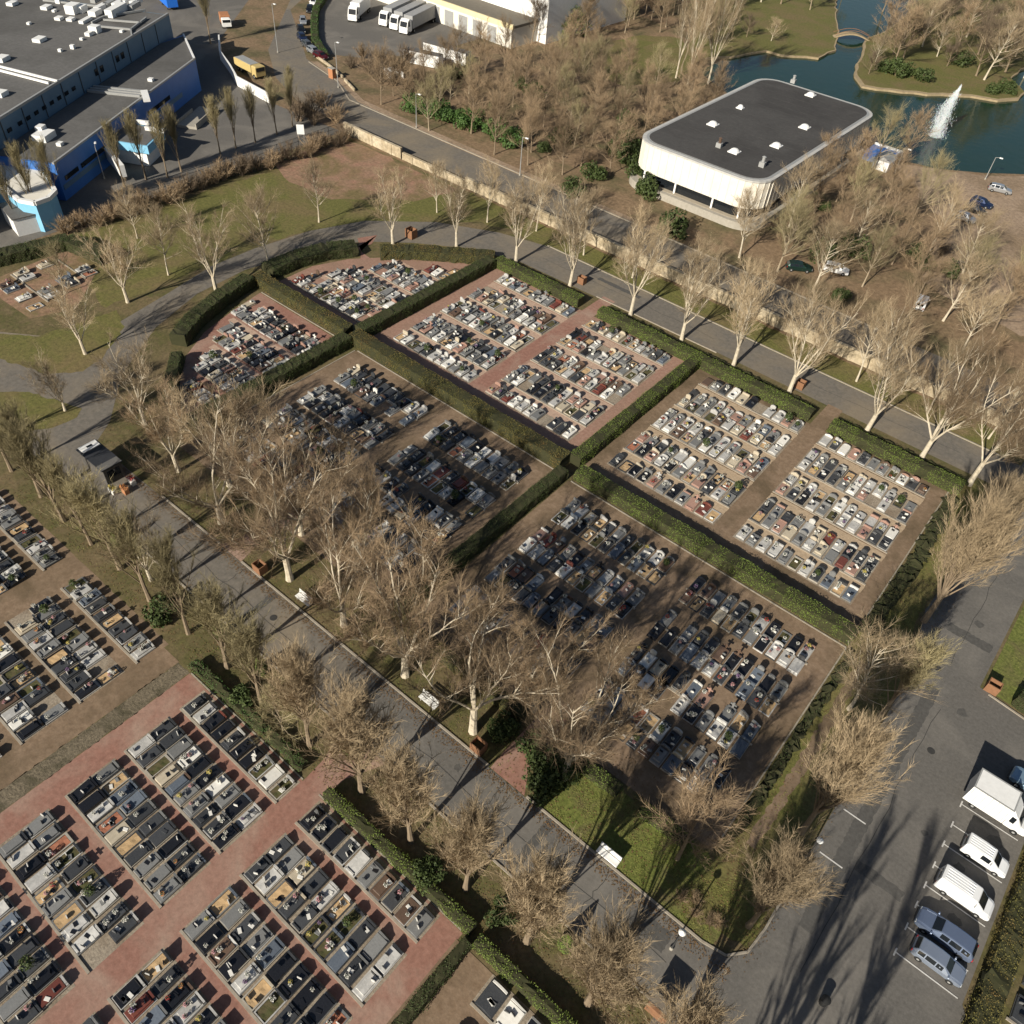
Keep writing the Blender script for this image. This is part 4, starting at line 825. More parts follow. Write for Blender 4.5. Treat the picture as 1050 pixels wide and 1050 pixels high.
tr_ = empty("lakeside_terrace", (-48, 187, 0)); tag(tr_, "low lakeside terrace with pale rim against the white building's lake corner", "terrace")
b = MB(); b.box(-2.2, 3.5, -6, 2.5, 0, .5, blue); b.obj("deck", tr_); b = MB(); b.box(-2.2, 3.5, 2.5, 2.9, 0, .9, white); b.box(3.5, 3.9, -6, 2.9, 0, .9, white); b.obj("rim", tr_)
hb = empty("boat_shed", (-44.5, 180, 0)); tag(hb, "small white shed with a grey roof on the lake shore by the terrace", "shed")
b = MB(); b.box(-1.6, 1.6, -1.8, 1.8, 0, 2.0, white); b.obj("wall", hb); b = MB(); xzprism(b, [(-1.9, 2.0), (1.9, 2.0), (0, 2.9)], -2.1, 2.1, metal); b.obj("roof", hb)
# ------------------------------------------------------------------ blue factory
fa = empty("blue_factory", (-150, 60, 0)); tag(fa, "blue flat-roofed factory with a higher slate blue hall behind", "building")
def fp(b, nm, par=fa):
    for i, v in enumerate(b.v): b.v[i] = (v[0]+150, v[1]-60, v[2])
    return b.obj(nm, par)
LA, LB = (-136.6, 56.2), (-163.2, 101.2); dx, dy = LB[0]-LA[0], LB[1]-LA[1]; l = math.hypot(dx, dy); ex, ey = dx/l, dy/l; nx, ny = ey, -ex     # outward normal
def at(s, o): return (LA[0]+ex*s-nx*o, LA[1]+ey*s-ny*o)
b = MB(); low = [at(-.5, 0), at(l, 0), (-177.5, 108.5), at(l+7, 10.5), at(-.5, 10.5)]; b.prism(low, 0, 6.0, blue); fp(b, "lower_hall")
b = MB(); lowr = [at(-.1, .4), at(l-.2, .4), (-176.6, 107.6), at(l+6.6, 10.4), at(-.1, 10.4)]; b.prism(lowr, 6.0, 6.06, roofgrey); fp(b, "lower_roof")
b = MB(); b.obox(at(-.5, .15), at(l, .15), .34, 6.0, 6.3, metal); b.obox(at(l, .2), (-177.3, 108.2), .34, 6.0, 6.3, white); fp(b, "roof_edge")
hi = [at(-25, 10.6), at(l+12.5, 10.6), at(l+14, 70), at(-25, 90)]
b = MB(); b.prism(hi, 0, 9.8, steelblue); fp(b, "high_hall")
b = MB(); b.prism([at(-24.6, 11), at(l+12.1, 11), at(l+13, 69), at(-24.6, 89)], 9.8, 9.88, roofgrey); fp(b, "high_roof")
b = MB(); b.obox(at(-25, 10.75), at(l+12.4, 10.75), .36, 9.8, 10.2, metal); fp(b, "parapet")
for s in np.arange(-14, l+6, 6.0):
    b = MB(); b.obox(at(s, 10.54), at(s+.12, 10.54), .10, 6.1, 9.7, darkmetal); fp(b, "panel_joint")
for s in list(np.arange(8, 26, 2.4))+[5, 33, 35, 41, 43]:
    b = MB(); b.obox(at(s, 10.55), at(s+1.1, 10.55), .12, 7.5, 8.1 if s < 30 else 8.6, glass); fp(b, "window")
b = MB(); b.obox(at(0, -.02), at(16, -.02), .10, 1.6, 2.4, steelblue); b.obox(at(19, -.02), at(44, -.02), .10, 1.6, 2.4, steelblue); fp(b, "pale_band")
for s, wd_ in ((1, 4), (6, 8), (20, 6), (30, 9)):
    b = MB(); b.obox(at(s, -.05), at(s+wd_, -.05), .12, 2.8, 3.5, glass); fp(b, "window")
def roofthing(u, v, z, sx, sy, h, m=white, nm="roof_vent", rot=0.0):
    x, y = P(u, v, z); b = MB(); c, s_ = math.cos(rot), math.sin(rot)
    b.prism([(x+c*a-s_*q, y+s_*a+c*q) for a, q in ((-sx, -sy), (sx, -sy), (sx, sy), (-sx, sy))], z, z+h, m); fp(b, nm)
rt = math.atan2(ey, ex)
for u, v, sx, sy, h in ((13, 5, 1.1, .7, .6), (48, 9, 1.1, .7, .6), (41, 42, 1.2, .8, .6), (61, 20, .8, .6, .5), (73, 21, .8, .6, .5), (98, 33, .9, .9, 1.2), (92, 36, .9, .5, .6), (76, 13, 1.5, 1.0, 1.6), (84, 12, 1.2, .8, 1.2), (98, 15, 1.4, .8, .9), (62, 53, .3, .3, .5), (75, 50, .35, .35, .7), (84, 41, .3, .3, .4), (2, 98, 1.0, .7, .7), (3, 62, 1.2, .8, .7), (125, 33, .4, .3, .4), (88, 22, 1.8, .5, .5), (67, 0, 3, .5, .9), (56, 12, .5, .3, .4), (30, 25, .4, .3, .4)):
    roofthing(u, v, 9.88, sx, sy, h, white, "roof_vent", rt)
for k, (u, v) in enumerate(((104, 10), (113, 6), (122, 6), (118, 12), (131, 3), (138, 8), (140, 4), (100, 1))): roofthing(u, v, 9.88, 1.9, .55, .9, metal if k % 2 else white, "ventilation_unit", rt)
roofthing(120, 14, 9.88, 3.2, .8, 1.4, white, "ventilation_unit", rt)
for a, c in (((0, 68), (59, 83)), ((0, 72), (50, 85)), ((44, 0), (108, 7)), ((94, 23), (106, 17)), ((106, 17), (149, 10)), ((94, 26), (134, 30)), ((134, 30), (150, 18)), ((106, 20), (145, 23)), ((134, 30), (135, 36))):
    b = MB(); b.obox(P(*a, 10.2), P(*c, 10.2), .30, 10.0, 10.35, metal if a[1] < 60 else white); fp(b, "roof_pipe")
for u, v, sx, sy, h in ((53, 99, 1.4, .5, .5), (57, 97, 1.6, .5, .5), (46, 101, .9, .4, .4), (82, 62, 1.7, .5, .6), (85, 60, 1.5, .5, .6), (77, 58, .7, .4, .4), (155, 83, .45, .45, .5), (46, 142, 1.6, 1.2, 1.0), (62, 149, .5, .4, .5), (44, 138, .7, .6, 1.5)):
    roofthing(u, v, 6.06, sx, sy, h, white, "rooflight", rt)
for k in range(3):
    b = MB(); b.obox(at(29.0+k*1.1, 10.4), at(29.8+k*1.1, .6), .5, 6.06, 6.5, metal); fp(b, "roof_duct")
b = MB(); b.obox(at(32, .9), at(28, -1.6), 1.2, 6.1, 6.6, white); fp(b, "roof_duct")
ax = empty("light_blue_annex", (-144, 73, 0)); tag(ax, "low annex with light blue canopy wall in front of the factory", "building")
def axp(b, nm, par=ax):
    for i, v in enumerate(b.v): b.v[i] = (v[0]+144, v[1]-73, v[2])
    return b.obj(nm, par)
pts = [P(95, 141, 4), P(120, 122, 4), P(168, 134, 4), P(151, 150, 4)]
b = MB(); b.prism(pts, 2.6, 4.0, lightblue); axp(b, "canopy"); b = MB(); c_ = (sum(p[0] for p in pts)/4, sum(p[1] for p in pts)/4)
b.prism([(c_[0]+(p[0]-c_[0])*.93, c_[1]+(p[1]-c_[1])*.93) for p in pts], 4.0, 4.05, roofgrey); axp(b, "roof")
b = MB(); b.prism([(c_[0]+(p[0]-c_[0])*.8, c_[1]+(p[1]-c_[1])*.8) for p in pts], 0, 2.6, white); axp(b, "wall")
b = MB(); a_, c2 = P(107, 150, 2.8), P(125, 172, 2.8); b.obox(a_, c2, .9, 1.2, 3.2, white); axp(b, "curved_porch")
b = MB(); b.obox(P(122, 122, 4.4), P(153, 126, 4.4), .4, 4.0, 4.7, white); b.obox(P(149, 131, 4.4), P(168, 134, 4.4), .5, 4.0, 4.7, white); axp(b, "parapet")
ro = empty("light_blue_pavilion", (*P(20, 192), 0)); tag(ro, "light blue curved pavilion with white rim at the factory's near corner", "building"); rx, ry = ro.location.x, ro.location.y
rp5 = [(p[0]-rx, p[1]-ry) for p in (P(-20, 164, 4.6), P(45, 174, 4.6), P(57, 197, 4.6), P(50, 204, 4.6), P(36, 209, 4.6), P(20, 206, 4.6), P(0, 190, 4.6), P(-20, 178, 4.6))]; cx_ = sum(p[0] for p in rp5)/8; cy_ = sum(p[1] for p in rp5)/8
def shr(f): return [(cx_+(p[0]-cx_)*f, cy_+(p[1]-cy_)*f) for p in rp5]
b = MB(); b.prism(rp5, 0, 4.6, lightblue); b.obj("wall", ro); b = MB(); b.prism(shr(.9), 4.6, 4.66, cream); b.obj("roof", ro)
b = MB()
for p, q in list(zip(rp5, rp5[1:]))[:6]: b.obox(p, q, .6, 4.4, 5.0, white)
b.obj("roof_rim", ro)
hu = empty("white_hut", (*P(24, 232), 0)); hu.rotation_euler = (0, 0, R(-10)); tag(hu, "small white hut with a grey flat roof behind the dark hedge", "hut")
b = MB(); b.box(-3, 3, -1.6, 1.6, 0, 2.7, white); b.obj("wall", hu); b = MB(); b.box(-3.15, 3.15, -1.75, 1.75, 2.7, 2.85, roofgrey); b.obj("roof", hu)
rp = empty("loading_ramp", (*P(203, 122), 0), rt); tag(rp, "concrete loading ramp with low side walls in the factory yard", "ramp")
b = MB(); b.box(-5, 5, -1.8, 1.8, 0, .5, concrete); b.obj("deck", rp); b = MB(); b.box(-5, 5, -2.0, -1.8, 0, 1.1, concrete); b.box(-5, 2, 1.8, 2.0, 0, 1.1, concrete); b.obj("side_wall", rp)
# ------------------------------------------------------------------ warehouse
wa = empty("yellow_fascia_warehouse", (-165, 190, 0)); tag(wa, "white warehouse with a yellow fascia and grey lean-to roof behind the lorries", "building")
def wp(b, nm):
    for i, v in enumerate(b.v): b.v[i] = (v[0]+165, v[1]-190, v[2])
    return b.obj(nm, wa)
f1 = P(525, 27, 5); f0 = P(430, -6, 5); tx, ty = f1[0]-f0[0], f1[1]-f0[1]; tl_ = math.hypot(tx, ty); tx, ty = tx/tl_, ty/tl_; ux, uy = -ty, tx
def wq(s, o): return (f1[0]-tx*s+ux*o, f1[1]-ty*s+uy*o)
b = MB(); b.prism([wq(0, 0), wq(70, 0), wq(70, 10), wq(0, 10)], 0, 4.4, cream); wp(b, "wall")
b = MB(); b.prism([wq(-.3, .5), wq(70, .5), wq(70, 10), wq(-.3, 10)], 4.4, 5.0, mat("lean-to roof", (.16, .14, .11), (.13, .115, .09), 1, .9)); wp(b, "lean_to_roof")
b = MB(); b.obox(wq(-.3, .2), wq(70, .2), .5, 4.2, 5.3, yellow); wp(b, "fascia")
b = MB(); b.prism([wq(-3, 10), wq(70, 10), wq(70, 45), wq(-3, 45)], 0, 11, white); wp(b, "tall_hall")
for s in (5, 10, 15, 20, 25): b = MB(); b.obox(wq(s, -.05), wq(s+3, -.05), .14, .1, 3.6, metal); wp(b, "loading_door")
# ------------------------------------------------------------------ vehicles
def car_mesh(st, glass_side, glass_top, paint):
    b = MB(); g = MB(); rings = []
    for (x, zb, zk, zt, wb, wk, wt) in st:
        h = [(wb*.88, zb), (wb, zb+.16), (wk, zk), (wt, zt-.03), (wt-.08, zt)]
        rings.append([(x, -y, z) for y, z in h]+[(x, y, z) for y, z in reversed(h)])
    k = 10; vs = [p for r in rings for p in r]
    fs = [(i*k+j, (i+1)*k+j, (i+1)*k+(j+1) % k, i*k+(j+1) % k) for i in range(len(st)-1) for j in range(k)]
    fs += [tuple(range(k)), tuple(reversed(range((len(st)-1)*k, len(st)*k)))]
    fs = [tuple(reversed(f)) for f in fs]; b.add(vs, fs, paint)
    def pane(q, m0, m1, lift=.012):
        q = [Vector(p) for p in q]; n = (q[1]-q[0]).cross(q[3]-q[0]).normalized(); c = sum(q, Vector())/4
        if n.dot(c-Vector((0, 0, .7))) < 0: n = -n
        def bi(s, t): return q[0].lerp(q[1], s).lerp(q[3].lerp(q[2], s), t)+n*lift
        g.add([bi(a, t)[:] for a, t in ((m0, m1), (1-m0, m1), (1-m0, 1-m1), (m0, 1-m1))], [(0, 1, 2, 3)], glass)
    for i in glass_side:
        for j in (2, 6): pane([rings[i][j], rings[i+1][j], rings[i+1][j+1], rings[i][j+1]], .06, .12)
    for i in glass_top: pane([rings[i][3], rings[i+1][3], rings[i+1][6], rings[i][6]], .08, .07, .045)
    return b, g
HATCH = [(-2.1, .35, .72, .78, .68, .70, .64), (-2.02, .22, .90, .98, .80, .80, .66), (-1.72, .22, .95, 1.36, .85, .85, .62), (-1.1, .22, .95, 1.46, .86, .86, .62), (-.2, .22, .93, 1.48, .86, .86, .62), (.4, .22, .92, 1.41, .86, .86, .61), (1.05, .22, .90, .97, .86, .85, .70), (1.75, .22, .82, .87, .84, .81, .64), (2.04, .24, .70, .75, .77, .75, .6), (2.14, .35, .55, .6, .66, .64, .54)]
ESTATE = [(x*1.04-.05*(x < 0), *r) for x, *r in HATCH]
SVAN = [(-2.05, .3, .9, 1.0, .78, .78, .74), (-2.0, .24, 1.0, 1.74, .84, .84, .74), (-1.9, .24, 1.0, 1.80, .85, .85, .74), (-.5, .24, 1.0, 1.82, .85, .85, .74), (.45, .24, 1.0, 1.76, .85, .85, .72), (1.25, .24, 1.0, 1.08, .85, .84, .72), (1.8, .24, .9, .95, .83, .8, .66), (2.06, .26, .75, .8, .76, .74, .6), (2.14, .36, .58, .62, .68, .66, .55)]
VAN = [(-2.35, .35, 1.0, 1.1, .86, .86, .82), (-2.3, .28, 1.1, 1.88, .93, .93, .80), (-2.15, .28, 1.1, 1.95, .94, .94, .80), (-.4, .28, 1.1, 1.97, .94, .94, .80), (.8, .28, 1.1, 1.90, .94, .94, .78), (1.65, .28, 1.08, 1.18, .94, .92, .78), (2.1, .28, .98, 1.04, .92, .88, .72), (2.32, .3, .8, .86, .84, .8, .66), (2.4, .38, .6, .66, .74, .7, .6)]
def wheelm(r=.31, wd=.2):
    t = MB(); t.lathe([(r*.6, -wd/2), (r*.95, -wd/2), (r, -wd/2+.03), (r, wd/2-.03), (r*.95, wd/2), (r*.6, wd/2)], sides=16, m=rubber); q = MB(); q.lathe([(r*.62, -wd/2+.02), (r*.62, wd/2-.01), (.05, wd/2+.01)], sides=12, m=metal)
    return t.mesh("tyre"), q.mesh("rim")
WHM = wheelm(); WHB = wheelm(.48, .3)
lampm = mat("headlamp", (.6, .62, .62), (.5, .52, .52), 4, .15, spec=.6); tailm = mat("tail lamp", (.35, .01, .01), (.3, .01, .01), 4, .2)
def wheels(o, xs, w, r=.31, mm=None):
    for x in xs:
        for sy in (-1, 1):
            t = link((mm or WHM)[0], "wheel", o); t.location = (x, sy*(w-.05), r); t.rotation_euler = (R(-90*sy), 0, 0); q = link((mm or WHM)[1], "rim", t)
CARM = {}
def paintm(name, c): return mat("car paint "+name, c, tuple(x*.93 for x in c), 1, .26, spec=.6, metal=.0 if name == "white" else .55)
def car(kind_, x, y, rz, colour, label, cat="car", group=None, name=None, sc=1.0):
    st, gs, gt, xs, w = {'hatch': (HATCH, (2, 3, 4), (1, 5), (-1.3, 1.3), .84), 'estate': (ESTATE, (2, 3, 4), (1, 5), (-1.4, 1.35), .84), 'svan': (SVAN, (3, 4), (4,), (-1.25, 1.3), .83), 'van': (VAN, (4,), (4,), (-1.4, 1.45), .92)}[kind_]
    pm_ = paintm(*colour); key = (kind_, colour[0])
    if key not in CARM:
        b, g = car_mesh(st, gs, gt, pm_); CARM[key] = (b.mesh("body"), g.mesh("window"))
    o = empty(name or ("parked_car" if 'van' not in kind_ else "parked_van"), (x, y, 0.02), rz, sc); tag(o, label, cat, group)
    link(CARM[key][0], "body", o); link(CARM[key][1], "window", o); wheels(o, xs, w)
    L = st[-1][0]
    for sy in (-1, 1):
        b = MB(); b.box(L-.2, L-.04, sy*.6-.14, sy*.6+.14, .56, .70, lampm, .02); b.obj("headlight", o)
        b = MB(); b.box(st[0][0]-.01, st[0][0]+.1, sy*.66-.09, sy*.66+.09, .62, .86, tailm, .02); b.obj("tail_light", o)
        b = MB(); b.box(L*.42, L*.42+.12, sy*(w+.02)-.02 if sy > 0 else -(w+.2), sy*(w+.02)+.18 if sy > 0 else -(w+.02)+.02, .92, 1.06, pm_, .02); b.obj("wing_mirror", o)
    b = MB(); b.box(L-.1, L+.05, -w+.12, w-.12, .3, .5, darkmetal, .03); b.obj("bumper", o); b = MB(); b.box(st[0][0]-.06, st[0][0]+.06, -w+.14, w-.14, .34, .52, darkmetal); b.obj("bumper", o)
    if 'van' in kind_:
        zt = max(s[3] for s in st)
        for k in range(5): b = MB(); b.box(st[2][0]+.1, .3, -.52+k*.26-.02, -.52+k*.26+.02, zt-.03, zt+.02, pm_); b.obj("roof_rib", o)
        for sy in (-1, 1):
            b = MB(); b.box(-1.5, .35, sy*w-.012, sy*w+.012, .62, .70, darkmetal); b.obj("side_moulding", o)
        b = MB(); b.box(st[0][0]-.02, st[0][0]+.05, -.5, -.06, 1.05, 1.45, glass); b.box(st[0][0]-.02, st[0][0]+.05, .06, .5, 1.05, 1.45, glass); b.obj("rear_window", o)
    return o
W_ = ("white", (.78, .78, .77)); B1 = ("silver blue", (.33, .38, .47)); B2 = ("blue", (.20, .25, .36)); SV = ("silver", (.42, .43, .44)); DK = ("black", (.015, .017, .022)); NV = ("navy", (.02, .035, .09)); GY = ("grey", (.13, .135, .14)); RD = ("dark red", (.12, .015, .02)); GN = ("dark green", (.02, .05, .04))
grp = "vehicles parked in the bays by the olive hedge"
car('hatch', 16.75, 37.45, 0, B1, "silver blue hatchback in the bay nearest the bottom edge, nose to the hedge", "car", grp, sc=.92)
car('estate', 16.5, 39.75, math.pi, B2, "blue estate car backed in beside the silver blue hatchback", "car", grp)
car('van', 16.65, 43.75, 0, W_, "large white panel van between the blue estate and small van", "van", grp, sc=.92)
car('svan', 17.0, 48.0, 0, W_, "small white delivery van next to the box lorry", "van", grp, sc=.87)
bt = empty("box_lorry", (16.4, 52.9, 0)); tag(bt, "white box lorry with a tall square body, largest vehicle in the bays", "lorry", grp)
b = MB(); b.box(-2.6, .75, -1.12, 1.12, .75, 2.95, white, .03); b.obj("cargo_box", bt)
b = MB(); b.box(-2.5, 2.4, -.45, .45, .42, .72, darkmetal); b.obj("chassis", bt)
CAB = [(.85, .4, 1.15, 1.95, .92, .92, .78), (1.0, .35, 1.15, 2.1, .95, .95, .80), (1.45, .35, 1.15, 2.05, .95, .95, .80), (2.05, .35, 1.1, 1.22, .95, .93, .80), (2.6, .38, .95, 1.02, .9, .86, .7), (2.75, .45, .65, .7, .8, .76, .62)]
cb_, cg_ = car_mesh(CAB, (1,), (2,), white); cb_.obj("cab", bt); cg_.obj("window", bt); wheels(bt, (-1.6, 1.9), .95, .36)
b = MB(); xzprism(b, [(.78, 2.08), (1.4, 2.08), (.82, 2.8)], -.85, .85, white); b.obj("wind_deflector", bt)
for k in range(7): b = MB(); b.box(-2.45+k*.5, -2.42+k*.5, -1.135, 1.135, .85, 2.9, metal); b.obj("panel_seam", bt)
b = MB(); b.box(-2.62, .77, -1.14, 1.14, 2.93, 2.98, metal); b.box(-2.5, .65, -1.0, 1.0, 2.982, 2.99, white); b.obj("roof_trim", bt)
for sy in (-1, 1):
    b = MB(); b.box(2.55, 2.7, sy*.65-.15, sy*.65+.15, .7, .86, lampm, .02); b.obj("headlight", bt)
car('hatch', 18.6, 57.4, math.pi*.98, ("pale blue", (.30, .42, .52)), "pale blue car half hidden behind the box lorry's shadow", "car")
# sandy lot
for (u, v, k, c, rz, lb) in [(1024, 197, 'estate', SV, .25, "silver estate car alone on the sandy lot by the lake"), (1005, 211, 'hatch', NV, -.1, "dark blue car next to the silver ones on the sandy lot"), (998, 218, 'hatch', DK, -.1, "black car between the dark blue and silver cars on the sandy lot"), (988, 226, 'hatch', SV, -.1, "silver hatchback at the end of the row on the sandy lot"), (943, 314, 'svan', W_, 1.7, "white van among the trees beyond the stone wall"), (982, 276, 'hatch', DK, 1.2, "black car under the trees between the wall and sandy lot"), (818, 277, 'hatch', GN, .6, "dark green car hidden among bare trees near the white building"), (856, 279, 'hatch', W_, .3, "white car among trees near the dark green one")]:
    car(k, *P(u, v), rz, c, lb, "car" if k != 'svan' else "van")
for i, (u, v, c) in enumerate([(322, 5, W_), (318, 12, DK), (311, 24, SV), (309, 33, DK), (310, 41, NV), (316, 49, GY), (322, 55, SV), (329, 60, RD)]):
    car('hatch', *P(u, v), -.9+i*.12, c, f"{c[0]} car in the curved row behind the roadside hedge, {ORD[i+1]} from the far end", "car", "cars along the curved hedge")
def lorry(x, y, rz, label, trailer=True, L=13.0):
    o = empty("articulated_lorry", (x, y, 0), rz); tag(o, label, "lorry", "lorries by the warehouse")
    LC = [(-1.1, .6, 1.7, 3.2, 1.2, 1.2, 1.1), (-.2, .5, 1.7, 3.5, 1.22, 1.22, 1.12), (.7, .5, 1.7, 3.1, 1.22, 1.22, 1.12), (1.15, .5, 1.6, 1.75, 1.22, 1.2, 1.1), (1.3, .5, 1.2, 1.4, 1.2, 1.15, 1.0)]
    a, g = car_mesh(LC, (1,), (2,), white); a.obj("cab", o); g.obj("window", o)
    b = MB(); b.box(-L-1.4, -1.4, -1.25, 1.25, 1.1, 3.9, mat("grey trailer tarpaulin", (.30, .30, .30), (.26, .26, .26), 1, .6) if trailer else white, .05); b.obj("trailer", o)
    b = MB(); b.box(-L-1.2, .9, -.5, .5, .55, 1.08, darkmetal); b.obj("chassis", o); wheels(o, (.5, -2.2, -L+.6, -L-.6), 1.2, .48, WHB); return o
for i, (u, v) in enumerate(((395, 27), (406, 31), (416, 35))):
    x, y = P(u, v); lorry(x, y, math.atan2(-27, 7.5)+.0, f"articulated lorry with a grey trailer parked by the warehouse, {ORD[i+1]} from the open yard")
lorry(*P(363, 22), math.atan2(-18, 10), "white lorry standing alone in the open yard", False, 9)
def container(u0, v0, u1, v1, label, m=white):
    a, c = P(u0, v0), P(u1, v1); o = empty("shipping_container", ((a[0]+c[0])/2, (a[1]+c[1])/2, 0), math.atan2(c[1]-a[1], c[0]-a[0])); l = math.hypot(c[0]-a[0], c[1]-a[1]); tag(o, label, "container")
    b = MB(); b.box(-l/2, l/2, -1.25, 1.25, .15, 2.7, m, .04); b.obj("body", o); b = MB()
    for x in np.arange(-l/2+.3, l/2-.2, .5): b.box(x, x+.2, -1.29, 1.29, .3, 2.5, m)
    b.obj("side_rib", o); b = MB(); b.box(-l/2, l/2, -1.2, 1.2, 2.7, 2.76, roofgrey); b.obj("roof", o)
container(416, 62, 452, 70, "white container nearest the thicket by the lorry park"); container(437, 55, 480, 67, "longer white container behind the first one")
yb = empty("yellow_lorry", (*P(258, 76), 0), math.atan2(P(272, 83)[1]-P(245, 69)[1], P(272, 83)[0]-P(245, 69)[0])); tag(yb, "yellow tipper lorry parked behind the curved white wall", "lorry")
ym = mat("lorry yellow", (.5, .38, .16), (.45, .34, .14), 2, .5)
b = MB(); b.box(-4.5, 2.0, -1.2, 1.2, 1.0, 2.5, ym, .05); b.obj("tipper_body", yb); b = MB(); b.box(-4.3, 1.8, -1.05, 1.05, 2.5, 2.56, metal); b.obj("load_cover", yb); b = MB(); b.box(2.2, 3.9, -1.2, 1.2, .6, 2.6, ym, .2); b.obj("cab", yb); b = MB(); b.box(3.91, 3.94, -1.0, 1.0, 1.6, 2.35, glass); b.obj("window", yb); wheels(yb, (-3.2, -2, 3.0), 1.15, .48, WHB)
ol = empty("orange_lorry", (*P(232, 27), 0), -.5); tag(ol, "small orange and white lorry by the tall poplar at the factory gate", "lorry")
b = MB(); b.box(-2.5, .8, -1.1, 1.1, .8, 2.6, brick, .05); b.obj("cargo_box", ol); b = MB(); b.box(1.0, 2.5, -1.05, 1.05, .6, 2.3, white, .2); b.obj("cab", ol); b = MB(); b.box(2.51, 2.54, -.9, .9, 1.5, 2.1, glass); b.obj("window", ol); wheels(ol, (-1.5, 1.8), 1.05, .4)
bs = empty("blue_skip", (*P(174, 7), 0), -.3); tag(bs, "bright blue tarpaulin-covered trailer at the top edge", "trailer")
b = MB(); b.box(-3.4, 3.4, -1.3, 1.3, .7, 2.9, brightblue, .08); b.obj("cover", bs); b = MB(); b.box(-3.2, 3.2, -.5, .5, .4, .7, darkmetal); b.obj("chassis", bs); wheels(bs, (-2.2, 2.2), 1.2, .4)
# ------------------------------------------------------------------ hut and florist stand by the avenue
ht = empty("dark_hut", (-74.6, 25.0, 0), R(0), .82); tag(ht, "dark flat-roofed hut at the left end of the avenue", "hut")
b = MB(); b.box(-3.3, 2.6, -1.3, 1.3, 0, 2.7, mat("dark hut cladding", (.10, .09, .08), (.07, .065, .06), 2, .8)); b.obj("wall", ht)
b = MB(); b.box(-3.5, 2.8, -1.5, 1.5, 2.7, 2.85, mat("tar paper roof", (.035, .037, .042), (.025, .026, .03), 1.5, .6)); b.obj("roof", ht)
b = MB(); b.box(1.5, 2.75, -1.45, 1.45, 2.853, 2.9, roofgrey); b.obj("front_roof_sheet", ht); b = MB(); b.box(2.6, 2.66, -.9, .9, .2, 2.2, glass); b.obj("door", ht)
b = MB(); b.box(-3.45, -2.1, -1.2, 1.3, 2.855, 2.95, white); b.box(-3.0, -2.55, -.3, .5, 2.951, 2.97, glass); b.obj("roof_light", ht)
for (x, y, m, c, lb) in [(-71.0, 23.7, GM['white'], petals[3], "yellow flowers in a white stand before the dark hut"), (-70.9, 25.9, GM['white'], petals[2], "red flowers in a white stand before the dark hut"), (-70.2, 24.6, brick, petals[5], "orange flowers in a terracotta trough before the dark hut")]:
    o = empty("flower_stand", (x, y, 0)); tag(o, lb, "flower stand", "flower stands before the hut"); b = MB(); b.box(-.5, .5, -.25, .25, 0, .7, m, .03); b.obj("stand", o); b = MB(); b.leaves(RNG.uniform((-.5, -.3, .65), (.5, .3, 1.05), (120, 3)), RNG.normal(size=(120, 3)), .09, c); b.obj("flowers", o)
# ------------------------------------------------------------------ benches, bins, lamps
def bench(x, y, rz, label, sc=1.0):
    o = empty("white_bench", (x, y, 0), rz, sc); tag(o, label, "bench", "white benches along the avenue")
    b = MB()
    for k in range(3): b.box(-1, 1, -.32+k*.2, -.15+k*.2, .42, .47, white)
    b.obj("seat", o); b = MB()
    for k in range(3): b.box(-1, 1, .27+k*.03, .31+k*.03, .56+k*.16, .69+k*.16, white)
    b.obj("backrest", o)
    for sx in (-.75, .75): b = MB(); b.box(sx-.05, sx+.05, -.3, .26, 0, .42, concrete); b.box(sx-.04, sx+.04, .32, .36, 0, .9, concrete); b.obj("leg", o)
bench(-44.3, 27.9, 0, "white bench on the avenue verge nearest the hut"); bench(-27.2, 27.9, 0, "white bench on the avenue verge near the big plane trees")
bk = empty("white_bench", (-6.75, 27.45, 0)); tag(bk, "bright white block bench standing on the corner lawn", "bench", "white benches along the avenue")
b = MB(); b.box(-1.0, 1.0, -.45, .12, .34, .46, white, .02); b.obj("seat", bk); b = MB(); b.box(-1.0, 1.0, .18, .28, .40, .98, white, .02); b.obj("backrest", bk)
for sx in (-.7, .7): b = MB(); b.box(sx-.12, sx+.12, -.35, .26, 0, .335, white); b.obj("leg", bk)
def bin_(x, y, label, s=1.0, m=brownwood):
    o = empty("waste_bin", (x, y, 0), 0, s); tag(o, label, "bin", "open-topped waste bins")
    b = MB(); b.box(-.6, .6, -.5, -.42, .05, 1.15, m); b.box(-.6, .6, .42, .5, .05, 1.15, m); b.box(-.6, -.52, -.42, .42, .05, 1.15, m); b.box(.52, .6, -.42, .42, .05, 1.15, m); b.obj("side_panel", o)
    b = MB(); b.box(-.52, .52, -.42, .42, .05, .55, soilfill); b.obj("rubbish", o)
for (x, y, lb) in [(-20.8, 27.5, "open orange-brown wooden bin on the avenue verge beside the red side path"), (-50.6, 27.5, "brown wooden bin on the avenue verge near the first red side path"), (-89.3, 88.6, "red-brown wooden bin behind the fan plot's curved hedge"), (-61, 97.6, "wooden bin at the upper path near the first hedge gap"), (-23.5, 97.5, "wooden bin at the upper path near the second hedge gap"), (12.4, 65.6, "orange-brown bin at the grass corner beside the parking road")]:
    bin_(x, y, lb, 1.0 if x > -80 else 1.3, brownwood)
kb = empty("notice_kiosk", (2.2, 20.75, 0), 0, .82); tag(kb, "red-brown kiosk with a dark slanting top at the avenue's lower corner", "kiosk")
